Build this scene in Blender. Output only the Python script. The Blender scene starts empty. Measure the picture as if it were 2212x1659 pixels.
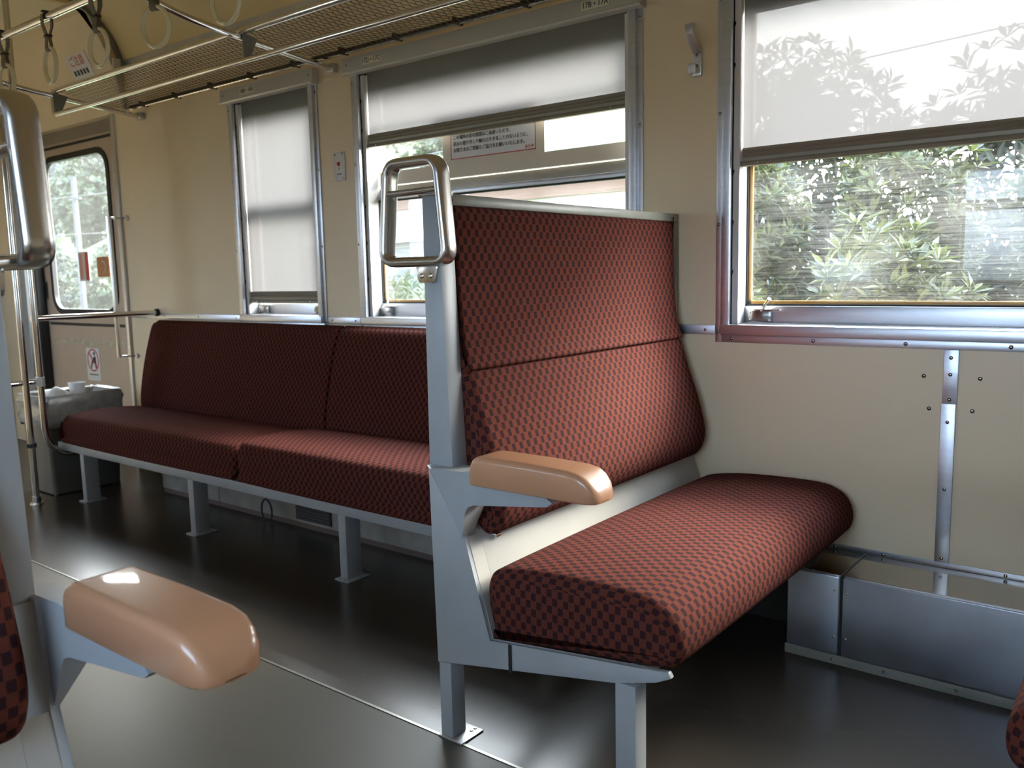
import bpy, bmesh, math, random
from mathutils import Vector, Matrix
from math import sin, cos, pi, radians

random.seed(7)
SC = bpy.context.scene
COL = SC.collection

# ---------------------------------------------------------------- camera
cam_d = bpy.data.cameras.new('camera')
cam = bpy.data.objects.new('camera', cam_d)
COL.objects.link(cam)
cam_d.sensor_width = 17.3
cam_d.lens = 17.3 * 1845.5 / 2212.0
cam_d.clip_start = 0.02
cam_d.clip_end = 500
cam.matrix_world = Matrix(((0.78808736, -0.06212375, 0.61242057, 0.0),
                           (0.61519168, 0.11405741, -0.7800834, 0.0),
                           (-0.02138939, 0.9915299, 0.12810522, 1.0),
                           (0, 0, 0, 1)))
cam_d.dof.use_dof = True
cam_d.dof.focus_distance = 1.85
cam_d.dof.aperture_fstop = 3.2
SC.camera = cam

# ---------------------------------------------------------------- sky
W = bpy.data.worlds.new('sky')
SC.world = W
W.use_nodes = True
nt = W.node_tree
nt.nodes.clear()
wo = nt.nodes.new('ShaderNodeOutputWorld')
bg = nt.nodes.new('ShaderNodeBackground')
tc = nt.nodes.new('ShaderNodeTexCoord')
sep = nt.nodes.new('ShaderNodeSeparateXYZ')
nt.links.new(tc.outputs['Generated'], sep.inputs[0])
rampz = nt.nodes.new('ShaderNodeValToRGB')
cr = rampz.color_ramp
cr.elements[0].position = 0.0; cr.elements[0].color = (0.10, 0.11, 0.09, 1)
cr.elements[1].position = 1.0; cr.elements[1].color = (0.62, 0.78, 1.0, 1)
e = cr.elements.new(0.49); e.color = (0.30, 0.32, 0.28, 1)
e = cr.elements.new(0.515); e.color = (0.96, 0.98, 1.0, 1)
e = cr.elements.new(0.68); e.color = (0.90, 0.95, 1.0, 1)
mz = nt.nodes.new('ShaderNodeMath'); mz.operation = 'MULTIPLY_ADD'
mz.inputs[1].default_value = 0.5; mz.inputs[2].default_value = 0.5
nt.links.new(sep.outputs[2], mz.inputs[0])
nt.links.new(mz.outputs[0], rampz.inputs[0])
# the sky opposite the veiled sun (camera side of the train) is bluer and dimmer
rampy = nt.nodes.new('ShaderNodeValToRGB')
rampy.color_ramp.elements[0].position = 0.2
rampy.color_ramp.elements[0].color = (0.24, 0.305, 0.40, 1)
rampy.color_ramp.elements[1].position = 0.75
rampy.color_ramp.elements[1].color = (1.0, 0.98, 0.95, 1)
my = nt.nodes.new('ShaderNodeMath'); my.operation = 'MULTIPLY_ADD'
my.inputs[1].default_value = 0.5; my.inputs[2].default_value = 0.5
nt.links.new(sep.outputs[1], my.inputs[0])
nt.links.new(my.outputs[0], rampy.inputs[0])
mixw = nt.nodes.new('ShaderNodeMix'); mixw.data_type = 'RGBA'; mixw.blend_type = 'MULTIPLY'
mixw.inputs[0].default_value = 1.0
nt.links.new(rampz.outputs[0], mixw.inputs[6])
nt.links.new(rampy.outputs[0], mixw.inputs[7])
nt.links.new(mixw.outputs[2], bg.inputs[0])
bg.inputs[1].default_value = 23.0
nt.links.new(bg.outputs[0], wo.inputs[0])

# ---------------------------------------------------------------- sun (hazy)
sd = bpy.data.lights.new('sun', 'SUN')
sd.energy = 13.5
sd.angle = radians(28)
sd.color = (1.0, 0.95, 0.86)
sun = bpy.data.objects.new('sun', sd)
COL.objects.link(sun)
sun.rotation_euler = Vector((-0.43, -0.80, -0.63)).to_track_quat('-Z', 'Y').to_euler()

# ---------------------------------------------------------------- render look
SC.view_settings.view_transform = 'Standard'
SC.view_settings.look = 'None'
SC.view_settings.gamma = 1.0
SC.view_settings.exposure = 0.68
SC.view_settings.use_curve_mapping = False
cy = SC.cycles
cy.max_bounces = 14
cy.diffuse_bounces = 7
cy.glossy_bounces = 5
cy.transmission_bounces = 8
cy.transparent_max_bounces = 16
cy.sample_clamp_indirect = 6.0
cy.use_denoising = True
cy.caustics_reflective = False
cy.caustics_refractive = False

# ================================================================ materials
def new_mat(name):
    m = bpy.data.materials.new(name)
    m.use_nodes = True
    n = m.node_tree.nodes
    n.clear()
    out = n.new('ShaderNodeOutputMaterial')
    return m, m.node_tree, out

def pbr(name, col, rough=0.5, metal=0.0, coat=0.0, bump=0.0, bscale=60.0, var=0.0, vscale=6.0,
        stretch=None, sheen=0.0, spec=0.5, rvar=0.0):
    m, t, out = new_mat(name)
    b = t.nodes.new('ShaderNodeBsdfPrincipled')
    b.inputs['Base Color'].default_value = (*col, 1)
    b.inputs['Roughness'].default_value = rough
    b.inputs['Metallic'].default_value = metal
    b.inputs['Coat Weight'].default_value = coat
    b.inputs['Coat Roughness'].default_value = 0.05
    b.inputs['Sheen Weight'].default_value = sheen
    b.inputs['Specular IOR Level'].default_value = spec
    t.links.new(b.outputs[0], out.inputs[0])
    tcn = t.nodes.new('ShaderNodeTexCoord')
    mp = t.nodes.new('ShaderNodeMapping')
    t.links.new(tcn.outputs['Object'], mp.inputs[0])
    if stretch:
        mp.inputs['Scale'].default_value = stretch
    if var > 0 or rvar > 0:
        nz = t.nodes.new('ShaderNodeTexNoise')
        nz.inputs['Scale'].default_value = vscale
        nz.inputs['Detail'].default_value = 5
        t.links.new(mp.outputs[0], nz.inputs[0])
        if var > 0:
            rp = t.nodes.new('ShaderNodeValToRGB')
            rp.color_ramp.elements[0].position = 0.3
            rp.color_ramp.elements[1].position = 0.7
            rp.color_ramp.elements[0].color = (*[c * (1 - var) for c in col], 1)
            rp.color_ramp.elements[1].color = (*[min(1, c * (1 + var)) for c in col], 1)
            t.links.new(nz.outputs[0], rp.inputs[0])
            t.links.new(rp.outputs[0], b.inputs['Base Color'])
        if rvar > 0:
            mr = t.nodes.new('ShaderNodeMapRange')
            mr.inputs[3].default_value = max(0.02, rough - rvar)
            mr.inputs[4].default_value = rough + rvar
            t.links.new(nz.outputs[0], mr.inputs[0])
            t.links.new(mr.outputs[0], b.inputs['Roughness'])
    if bump > 0:
        nb = t.nodes.new('ShaderNodeTexNoise')
        nb.inputs['Scale'].default_value = bscale
        nb.inputs['Detail'].default_value = 3
        t.links.new(mp.outputs[0], nb.inputs[0])
        bp = t.nodes.new('ShaderNodeBump')
        bp.inputs['Strength'].default_value = bump
        bp.inputs['Distance'].default_value = 0.002
        t.links.new(nb.outputs[0], bp.inputs['Height'])
        t.links.new(bp.outputs[0], b.inputs['Normal'])
    return m

M = {}
M['wall'] = pbr('cream_wall_panel', (0.84, 0.695, 0.475), 0.38, bump=0.05, bscale=500, var=0.03, vscale=3)
M['wall_low'] = pbr('cream_lower_panel', (0.68, 0.60, 0.48), 0.36, bump=0.05, bscale=500, var=0.03, vscale=3)
M['ceiling'] = pbr('cream_ceiling', (0.76, 0.60, 0.30), 0.35, var=0.03, vscale=2)
M['floor'] = pbr('dark_linoleum', (0.045, 0.036, 0.028), 0.27, var=0.03, vscale=3)
M['aisle'] = pbr('grey_aisle_linoleum', (0.072, 0.062, 0.047), 0.42, var=0.06, vscale=4, rvar=0.03, bump=0.06, bscale=30, spec=0.20)
M['seam'] = pbr('floor_seam_strip', (0.25, 0.24, 0.20), 0.3, metal=0.6)
M['alum'] = pbr('brushed_aluminium', (0.66, 0.68, 0.73), 0.38, metal=1.0, bump=0.04, bscale=30, stretch=(1, 1, 60), var=0.05, vscale=2)
M['sash'] = pbr('dull_sash_metal', (0.42, 0.39, 0.32), 0.45, metal=0.55, var=0.1, vscale=6)
M['alumdull'] = pbr('dull_aluminium', (0.58, 0.57, 0.55), 0.42, metal=0.85, var=0.08, vscale=8)
M['chrome'] = pbr('polished_tube', (0.72, 0.70, 0.67), 0.14, metal=1.0)
M['handle'] = pbr('satin_cast_metal', (0.62, 0.60, 0.57), 0.24, metal=1.0, bump=0.03, bscale=400)
M['grey'] = pbr('grey_blue_paint', (0.31, 0.325, 0.33), 0.36, var=0.05, vscale=10, bump=0.04, bscale=120)
M['greypanel'] = pbr('pale_grey_paint', (0.36, 0.345, 0.31), 0.34, var=0.04, vscale=6)
M['cap'] = pbr('grey_green_trim', (0.21, 0.21, 0.185), 0.35, var=0.12, vscale=14)
M['arm'] = pbr('tan_gloss_plastic', (0.47, 0.235, 0.125), 0.40, coat=0.75, var=0.04, vscale=5)
M['dark'] = pbr('black_rubber', (0.015, 0.015, 0.016), 0.55)
M['screw'] = pbr('screw_metal', (0.30, 0.29, 0.28), 0.22, metal=1.0)
M['duct'] = pbr('stainless_duct', (0.46, 0.49, 0.54), 0.42, metal=1.0, var=0.16, vscale=5, rvar=0.05)
M['ducttop'] = pbr('stainless_duct_top', (0.46, 0.42, 0.36), 0.13, metal=1.0, var=0.06, vscale=5)
M['heater'] = pbr('stained_heater_cover', (0.30, 0.28, 0.25), 0.5, var=0.28, vscale=9)
M['bar'] = pbr('blind_pull_bar', (0.30, 0.275, 0.225), 0.45, metal=0.3)
M['header'] = pbr('blind_header_casing', (0.60, 0.58, 0.52), 0.34, metal=0.35)
M['plate'] = pbr('ivory_plate', (0.80, 0.75, 0.58), 0.4)
M['ink'] = pbr('black_ink', (0.02, 0.02, 0.02), 0.6)
M['red'] = pbr('red_print', (0.55, 0.05, 0.04), 0.5)
M['paper'] = pbr('white_paper', (0.75, 0.74, 0.73), 0.6)
M['white'] = pbr('white_plastic', (0.72, 0.70, 0.68), 0.4)
M['ring'] = pbr('ivory_ring', (0.78, 0.70, 0.45), 0.25, coat=0.4)
M['strap'] = pbr('brown_vinyl_strap', (0.13, 0.105, 0.06), 0.45)
M['net'] = pbr('bronze_netting', (0.045, 0.032, 0.018), 0.45, metal=0.4)
M['orange'] = pbr('orange_gasket', (0.85, 0.40, 0.05), 0.5)
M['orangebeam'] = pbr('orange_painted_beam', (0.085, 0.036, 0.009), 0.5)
M['door'] = pbr('pinkish_beige_door', (0.52, 0.41, 0.31), 0.4, var=0.05, vscale=5)
M['doordark'] = pbr('dark_beige_header', (0.26, 0.22, 0.17), 0.45)
M['tape'] = pbr('old_beige_tape', (0.50, 0.44, 0.34), 0.5, var=0.25, vscale=40)
M['bin'] = pbr('translucent_grey_bin', (0.12, 0.113, 0.10), 0.4, var=0.12, vscale=10)
M['bag'] = pbr('crinkled_plastic_bag', (0.30, 0.295, 0.28), 0.22, bump=0.9, bscale=45, var=0.18, vscale=25)
M['tissue'] = pbr('white_litter', (0.80, 0.80, 0.80), 0.7, bump=0.4, bscale=60)
M['yellow'] = pbr('stained_yellow_sill', (0.55, 0.48, 0.26), 0.45, var=0.2, vscale=30)
M['redsticker'] = pbr('red_sticker', (0.55, 0.06, 0.05), 0.5)
M['orangesticker'] = pbr('orange_brown_sticker', (0.50, 0.22, 0.08), 0.5)
M['wood'] = pbr('utility_pole_concrete', (0.055, 0.055, 0.052), 0.8)
M['trunk'] = pbr('bark', (0.16, 0.12, 0.08), 0.9, var=0.2, vscale=10)
M['bank'] = pbr('grassy_bank', (0.022, 0.032, 0.012), 0.95, var=0.6, vscale=14)
M['soil'] = pbr('grassy_ground', (0.06, 0.07, 0.03), 0.95, var=0.4, vscale=0.8)
M['meadow'] = pbr('light_meadow', (0.055, 0.070, 0.022), 0.95, var=0.3, vscale=0.3)
M['tiles'] = pbr('blue_grey_roof_tiles', (0.05, 0.06, 0.075), 0.5, var=0.3, vscale=6)
M['whitewall'] = pbr('white_render_wall', (0.16, 0.155, 0.15), 0.7)
M['ballast'] = pbr('ballast', (0.12, 0.115, 0.10), 0.95, var=0.3, vscale=30)

def leaf_mat(name, c1, c2):
    m, t, out = new_mat(name)
    b = t.nodes.new('ShaderNodeBsdfPrincipled')
    b.inputs['Roughness'].default_value = 0.5
    tl = t.nodes.new('ShaderNodeBsdfTranslucent')
    geo = t.nodes.new('ShaderNodeNewGeometry')
    rp = t.nodes.new('ShaderNodeValToRGB')
    rp.color_ramp.elements[0].color = (*c1, 1)
    rp.color_ramp.elements[1].color = (*c2, 1)
    t.links.new(geo.outputs['Random Per Island'], rp.inputs[0])
    t.links.new(rp.outputs[0], b.inputs['Base Color'])
    t.links.new(rp.outputs[0], tl.inputs[0])
    mx = t.nodes.new('ShaderNodeMixShader'); mx.inputs[0].default_value = 0.3
    t.links.new(b.outputs[0], mx.inputs[1]); t.links.new(tl.outputs[0], mx.inputs[2])
    t.links.new(mx.outputs[0], out.inputs[0])
    return m
M['leaf'] = leaf_mat('shrub_leaf', (0.006, 0.015, 0.005), (0.072, 0.086, 0.022))
M['leaf2'] = leaf_mat('tree_leaf', (0.007, 0.013, 0.007), (0.026, 0.036, 0.014))
M['leaf3'] = leaf_mat('bright_leaf', (0.014, 0.026, 0.007), (0.045, 0.065, 0.016))

def fabric():
    m, t, out = new_mat('checked_moquette')
    L = t.links.new
    b = t.nodes.new('ShaderNodeBsdfPrincipled')
    b.inputs['Roughness'].default_value = 0.95
    b.inputs['Sheen Weight'].default_value = 0.0
    b.inputs['Sheen Roughness'].default_value = 0.4
    b.inputs['Sheen Tint'].default_value = (1.0, 0.75, 0.68, 1)
    b.inputs['Specular IOR Level'].default_value = 0.06
    uv = t.nodes.new('ShaderNodeTexCoord')
    sp = t.nodes.new('ShaderNodeSeparateXYZ')
    # a little weave wobble at the edges of the checks
    nz = t.nodes.new('ShaderNodeTexNoise'); nz.inputs['Scale'].default_value = 420
    L(uv.outputs['UV'], nz.inputs[0])
    va = t.nodes.new('ShaderNodeVectorMath'); va.operation = 'SCALE'
    va.inputs['Scale'].default_value = 0.0022
    L(nz.outputs['Color'], va.inputs[0])
    vb = t.nodes.new('ShaderNodeVectorMath'); vb.operation = 'ADD'
    L(uv.outputs['UV'], vb.inputs[0]); L(va.outputs[0], vb.inputs[1])
    L(vb.outputs[0], sp.inputs[0])
    def math(op, a, v=None, bb=None):
        n = t.nodes.new('ShaderNodeMath'); n.operation = op
        if isinstance(a, (int, float)): n.inputs[0].default_value = a
        else: L(a, n.inputs[0])
        if v is not None:
            if isinstance(v, (int, float)): n.inputs[1].default_value = v
            else: L(v, n.inputs[1])
        if bb is not None: n.inputs[2].default_value = bb
        return n.outputs[0]
    cu = math('DIVIDE', sp.outputs[0], 0.0128)
    cv = math('DIVIDE', sp.outputs[1], 0.0165)
    row = math('FLOOR', cv)
    par = math('MODULO', math('ABSOLUTE', row), 2.0)
    us = math('ADD', cu, par)
    fu = math('MODULO', math('ADD', us, 4000.0), 2.0)
    fv = math('FRACT', cv)
    a1 = math('GREATER_THAN', fu, 0.08); a2 = math('LESS_THAN', fu, 0.97)
    b1 = math('GREATER_THAN', fv, 0.04); b2 = math('LESS_THAN', fv, 0.96)
    msk = math('MULTIPLY', math('MULTIPLY', a1, a2), math('MULTIPLY', b1, b2))
    # dark twill lines inside dark squares
    tw = math('FRACT', math('MULTIPLY', math('ADD', sp.outputs[0], sp.outputs[1]), 260.0))
    tw2 = math('GREATER_THAN', tw, 0.35)
    mskb = math('MULTIPLY', msk, math('MULTIPLY_ADD', tw2, 0.45, 0.55))
    nz2 = t.nodes.new('ShaderNodeTexNoise'); nz2.inputs['Scale'].default_value = 900
    L(uv.outputs['UV'], nz2.inputs[0])
    c1 = t.nodes.new('ShaderNodeMix'); c1.data_type = 'RGBA'
    c1.inputs[6].default_value = (0.078, 0.019, 0.012, 1)
    c1.inputs[7].default_value = (0.132, 0.038, 0.025, 1)
    L(nz2.outputs[0], c1.inputs[0])
    c2 = t.nodes.new('ShaderNodeMix'); c2.data_type = 'RGBA'
    L(mskb, c2.inputs[0]); L(c1.outputs[2], c2.inputs[6])
    c2.inputs[7].default_value = (0.018, 0.010, 0.013, 1)
    L(c2.outputs[2], b.inputs['Base Color'])
    bp = t.nodes.new('ShaderNodeBump'); bp.inputs['Strength'].default_value = 0.35
    bp.inputs['Distance'].default_value = 0.001
    L(nz2.outputs[0], bp.inputs['Height']); L(bp.outputs[0], b.inputs['Normal'])
    L(b.outputs[0], out.inputs[0])
    return m
M['fabric'] = fabric()

def blind_mat():
    m, t, out = new_mat('roller_blind_cloth')
    L = t.links.new
    tl = t.nodes.new('ShaderNodeBsdfTranslucent'); tl.inputs[0].default_value = (0.078, 0.074, 0.073, 1)
    df = t.nodes.new('ShaderNodeBsdfDiffuse'); df.inputs[0].default_value = (0.36, 0.345, 0.33, 1)
    tr = t.nodes.new('ShaderNodeBsdfTransparent'); tr.inputs[0].default_value = (1, 1, 1, 1)
    tcn = t.nodes.new('ShaderNodeTexCoord')
    mp = t.nodes.new('ShaderNodeMapping'); mp.inputs['Scale'].default_value = (900, 900, 14)
    nz = t.nodes.new('ShaderNodeTexNoise'); nz.inputs['Scale'].default_value = 1.0
    L(tcn.outputs['Object'], mp.inputs[0]); L(mp.outputs[0], nz.inputs[0])
    mr = t.nodes.new('ShaderNodeMapRange')
    mr.inputs[3].default_value = 0.009; mr.inputs[4].default_value = 0.018
    L(nz.outputs[0], mr.inputs[0])
    m1 = t.nodes.new('ShaderNodeMixShader'); m1.inputs[0].default_value = 0.62
    L(df.outputs[0], m1.inputs[1]); L(tl.outputs[0], m1.inputs[2])
    m2 = t.nodes.new('ShaderNodeMixShader')
    L(mr.outputs[0], m2.inputs[0]); L(m1.outputs[0], m2.inputs[1]); L(tr.outputs[0], m2.inputs[2])
    L(m2.outputs[0], out.inputs[0])
    return m
M['blind'] = blind_mat()

def glass_mat(name, dust, streak):
    m, t, out = new_mat(name)
    L = t.links.new
    tr = t.nodes.new('ShaderNodeBsdfTransparent'); tr.inputs[0].default_value = (0.97, 0.98, 0.97, 1)
    gl = t.nodes.new('ShaderNodeBsdfGlossy'); gl.inputs['Roughness'].default_value = 0.0
    fr = t.nodes.new('ShaderNodeFresnel'); fr.inputs[0].default_value = 1.5
    geo = t.nodes.new('ShaderNodeNewGeometry')
    m1 = t.nodes.new('ShaderNodeMixShader')
    inv = t.nodes.new('ShaderNodeMath'); inv.operation = 'SUBTRACT'; inv.inputs[0].default_value = 1.0
    L(geo.outputs['Backfacing'], inv.inputs[1])
    mu = t.nodes.new('ShaderNodeMath'); mu.operation = 'MULTIPLY'
    L(fr.outputs[0], mu.inputs[0]); L(inv.outputs[0], mu.inputs[1])
    L(mu.outputs[0], m1.inputs[0]); L(tr.outputs[0], m1.inputs[1]); L(gl.outputs[0], m1.inputs[2])
    # dust film: scatters daylight
    tl = t.nodes.new('ShaderNodeBsdfTranslucent'); tl.inputs[0].default_value = (0.80, 0.78, 0.74, 1)
    tcn = t.nodes.new('ShaderNodeTexCoord')
    mp = t.nodes.new('ShaderNodeMapping'); mp.inputs['Scale'].default_value = (9, 9, 420)
    nz = t.nodes.new('ShaderNodeTexNoise'); nz.inputs['Scale'].default_value = 1.0
    nz.inputs['Detail'].default_value = 6
    L(tcn.outputs['Object'], mp.inputs[0]); L(mp.outputs[0], nz.inputs[0])
    nz2 = t.nodes.new('ShaderNodeTexNoise'); nz2.inputs['Scale'].default_value = 5.0
    L(tcn.outputs['Object'], nz2.inputs[0])
    mm = t.nodes.new('ShaderNodeMath'); mm.operation = 'MULTIPLY'
    L(nz.outputs[0], mm.inputs[0]); L(nz2.outputs[0], mm.inputs[1])
    mr = t.nodes.new('ShaderNodeMapRange')
    mr.inputs[1].default_value = 0.15; mr.inputs[2].default_value = 0.40
    mr.inputs[3].default_value = dust - streak; mr.inputs[4].default_value = dust + streak
    L(mm.outputs[0], mr.inputs[0])
    m2 = t.nodes.new('ShaderNodeMixShader')
    L(mr.outputs[0], m2.inputs[0]); L(m1.outputs[0], m2.inputs[1]); L(tl.outputs[0], m2.inputs[2])
    L(m2.outputs[0], out.inputs[0])
    return m
M['glass'] = glass_mat('dusty_window_glass', 0.014, 0.011)
M['doorglass'] = glass_mat('hazy_door_glass', 0.015, 0.003)

# ================================================================ mesh helpers
class MB:
    def __init__(self):
        self.bm = bmesh.new()
        self.uv = None
    def _bev(self, verts, bev, seg=2):
        es = set()
        for v in verts:
            for ed in v.link_edges:
                es.add(ed)
        bmesh.ops.bevel(self.bm, geom=list(es), offset=bev, segments=seg, affect='EDGES', profile=0.5)
    def box(self, x0, x1, y0, y1, z0, z1, bev=0.0, seg=2):
        x0, x1 = sorted((x0, x1)); y0, y1 = sorted((y0, y1)); z0, z1 = sorted((z0, z1))
        vs = [self.bm.verts.new((x, y, z)) for x in (x0, x1) for y in (y0, y1) for z in (z0, z1)]
        for q in ((0, 1, 3, 2), (4, 6, 7, 5), (0, 4, 5, 1), (2, 3, 7, 6), (0, 2, 6, 4), (1, 5, 7, 3)):
            self.bm.faces.new([vs[i] for i in q])
        if bev > 0:
            self._bev(vs, min(bev, 0.49 * min(x1 - x0, y1 - y0, z1 - z0)), seg)
        return self
    def prism(self, pts, axis, a0, a1, bev=0.0, seg=2):
        def P(p, a):
            if axis == 'y': return (p[0], a, p[1])
            if axis == 'x': return (a, p[0], p[1])
            return (p[0], p[1], a)
        A = [self.bm.verts.new(P(p, a0)) for p in pts]
        B = [self.bm.verts.new(P(p, a1)) for p in pts]
        n = len(pts)
        self.bm.faces.new(A); self.bm.faces.new(B[::-1])
        for i in range(n):
            self.bm.faces.new((A[i], B[i], B[(i + 1) % n], A[(i + 1) % n]))
        if bev > 0:
            self._bev(A + B, bev, seg)
        return self
    def tube(self, path, r, seg=12, closed=False, cap=True):
        path = [Vector(p) for p in path]
        n = len(path)
        rings = []
        t0 = None; nrm = None
        for i, p in enumerate(path):
            if closed:
                t = (path[(i + 1) % n] - path[i - 1]).normalized()
            else:
                t = (path[min(i + 1, n - 1)] - path[max(i - 1, 0)]).normalized()
            if nrm is None:
                a = Vector((0, 0, 1)) if abs(t.z) < 0.9 else Vector((1, 0, 0))
                nrm = (a - t * a.dot(t)).normalized()
            else:
                q = t0.rotation_difference(t)
                nrm = (q @ nrm); nrm = (nrm - t * nrm.dot(t)).normalized()
            t0 = t
            bn = t.cross(nrm)
            rr = r[i] if isinstance(r, (list, tuple)) else r
            rings.append([self.bm.verts.new(p + (nrm * cos(2 * pi * k / seg) + bn * sin(2 * pi * k / seg)) * rr) for k in range(seg)])
        m = n if closed else n - 1
        for i in range(m):
            A, B = rings[i], rings[(i + 1) % n]
            for k in range(seg):
                self.bm.faces.new((A[k], A[(k + 1) % seg], B[(k + 1) % seg], B[k]))
        if cap and not closed:
            self.bm.faces.new(rings[0][::-1]); self.bm.faces.new(rings[-1])
        return self
    def sweep(self, path, N, prof, closed=False):
        """sweep a 2-D profile [(in_plane, along_N)] along a planar path"""
        path = [Vector(p) for p in path]; N = Vector(N).normalized(); n = len(path)
        rings = []
        for i, p in enumerate(path):
            if closed or 0 < i < n - 1:
                d1 = (path[i] - path[i - 1]).normalized(); d2 = (path[(i + 1) % n] - path[i]).normalized()
                t = (d1 + d2).normalized(); k = 1.0 / max(0.3, t.dot(d1))
            else:
                t = (path[1] - path[0]).normalized() if i == 0 else (path[-1] - path[-2]).normalized(); k = 1.0
            s = N.cross(t).normalized() * k
            rings.append([self.bm.verts.new(p + s * u + N * w) for u, w in prof])
        m = n if closed else n - 1; q = len(prof)
        for i in range(m):
            A, B = rings[i], rings[(i + 1) % n]
            for k in range(q):
                self.bm.faces.new((A[k], A[(k + 1) % q], B[(k + 1) % q], B[k]))
        if not closed:
            self.bm.faces.new(rings[0][::-1]); self.bm.faces.new(rings[-1])
        return self
    def loft(self, rings, cap=True, closed=True):
        R = [[self.bm.verts.new(p) for p in ring] for ring in rings]
        q = len(R[0])
        for A, B in zip(R[:-1], R[1:]):
            for k in range(q if closed else q - 1):
                self.bm.faces.new((A[k], A[(k + 1) % q], B[(k + 1) % q], B[k]))
        if cap:
            self.bm.faces.new(R[0][::-1]); self.bm.faces.new(R[-1])
        return self
    def dome(self, c, n, r, h=None, seg=10):
        """screw head: shallow dome on a surface"""
        c = Vector(c); n = Vector(n).normalized(); h = h or r * 0.55
        a = Vector((0, 0, 1)) if abs(n.z) < 0.9 else Vector((1, 0, 0))
        u = n.cross(a).normalized(); v = n.cross(u)
        rings = []
        for f, hh in ((1.0, -0.0005), (1.0, h * 0.3), (0.75, h * 0.8), (0.3, h)):
            rings.append([c + n * hh + (u * cos(2 * pi * k / seg) + v * sin(2 * pi * k / seg)) * r * f for k in range(seg)])
        return self.loft(rings)
    def wallslab(self, axis, a0, a1, u0, u1, z0, z1, holes):
        """slab normal to axis with rectangular holes [(ua,ub,za,zb)]; one continuous thing"""
        us = sorted({u0, u1, *[h[0] for h in holes], *[h[1] for h in holes]})
        zs = sorted({z0, z1, *[h[2] for h in holes], *[h[3] for h in holes]})
        us = [u for u in us if u0 <= u <= u1]; zs = [z for z in zs if z0 <= z <= z1]
        cache = {}
        def V(u, z, a):
            k = (round(u, 5), round(z, 5), a)
            if k not in cache:
                cache[k] = self.bm.verts.new((u, a, z) if axis == 'y' else (a, u, z))
            return cache[k]
        def solid(i, j):
            if i < 0 or j < 0 or i >= len(us) - 1 or j >= len(zs) - 1: return False
            um = (us[i] + us[i + 1]) / 2; zm = (zs[j] + zs[j + 1]) / 2
            return not any(h[0] < um < h[1] and h[2] < zm < h[3] for h in holes)
        for i in range(len(us) - 1):
            for j in range(len(zs) - 1):
                if not solid(i, j): continue
                A, B, Cc, D = (us[i], zs[j]), (us[i + 1], zs[j]), (us[i + 1], zs[j + 1]), (us[i], zs[j + 1])
                self.bm.faces.new([V(*p, a0) for p in (A, B, Cc, D)])
                self.bm.faces.new([V(*p, a1) for p in (D, Cc, B, A)])
                for (p, q, di, dj) in ((A, B, 0, -1), (B, Cc, 1, 0), (Cc, D, 0, 1), (D, A, -1, 0)):
                    if not solid(i + di, j + dj):
                        self.bm.faces.new([V(*p, a0), V(*p, a1), V(*q, a1), V(*q, a0)])
        return self
    def build(self, name, mat, parent=None, smooth=35):
        bmesh.ops.recalc_face_normals(self.bm, faces=self.bm.faces[:])
        me = bpy.data.meshes.new(name)
        self.bm.to_mesh(me); self.bm.free()
        me.materials.append(mat)
        if smooth:
            me.polygons.foreach_set('use_smooth', [True] * len(me.polygons))
            me.set_sharp_from_angle(angle=radians(smooth))
        o = bpy.data.objects.new(name, me)
        COL.objects.link(o)
        if parent: o.parent = parent
        return o

def tag(o, label=None, cat=None, group=None, kind=None):
    if label: o['label'] = label
    if cat: o['category'] = cat
    if group: o['group'] = group
    if kind: o['kind'] = kind
    return o

def empty(name, loc=(0, 0, 0), label=None, cat=None, group=None, kind=None):
    o = bpy.data.objects.new(name, None)
    o.empty_display_size = 0.1
    COL.objects.link(o); o.location = loc
    return tag(o, label, cat, group, kind)

def part_at(o, root):
    """mesh was modelled in world space: hang it on a root that stands elsewhere"""
    o.parent = root
    o.location = -root.location
    return o

def copy_tree(o, parent=None):
    c = o.copy(); COL.objects.link(c); c.parent = parent
    for ch in list(o.children): copy_tree(ch, c)
    return c

def struct(mb, name, mat, parent=None, smooth=35):
    o = mb.build(name, mat, parent, smooth)
    if parent is None: o['kind'] = 'structure'
    return o

def fillet(pts, r, n=6, closed=False):
    pts = [Vector(p) for p in pts]; out = []; N = len(pts)
    for i, p in enumerate(pts):
        if not closed and (i == 0 or i == N - 1):
            out.append(p); continue
        a = pts[i - 1] - p; b = pts[(i + 1) % N] - p
        ri = r[i] if isinstance(r, (list, tuple)) else r
        la = min(ri, a.length * 0.49, b.length * 0.49)
        A = p + a.normalized() * la; B = p + b.normalized() * la
        for k in range(n + 1):
            t = k / n
            out.append(A * (1 - t) ** 2 + p * 2 * t * (1 - t) + B * t * t)
    return out

def catmull(pts, per=5, closed=True):
    out = []; n = len(pts)
    rng = range(n) if closed else range(n - 1)
    for i in rng:
        g = lambda k: pts[k % n] if closed else pts[max(0, min(n - 1, k))]
        p0, p1, p2, p3 = g(i - 1), g(i), g(i + 1), g(i + 2)
        for s in range(per):
            t = s / per
            out.append(tuple(0.5 * ((2 * p1[k]) + (-p0[k] + p2[k]) * t + (2 * p0[k] - 5 * p1[k] + 4 * p2[k] - p3[k]) * t * t
                                    + (-p0[k] + 3 * p1[k] - 3 * p2[k] + p3[k]) * t ** 3) for k in range(2)))
    if not closed: out.append(tuple(pts[-1]))
    return out

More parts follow.
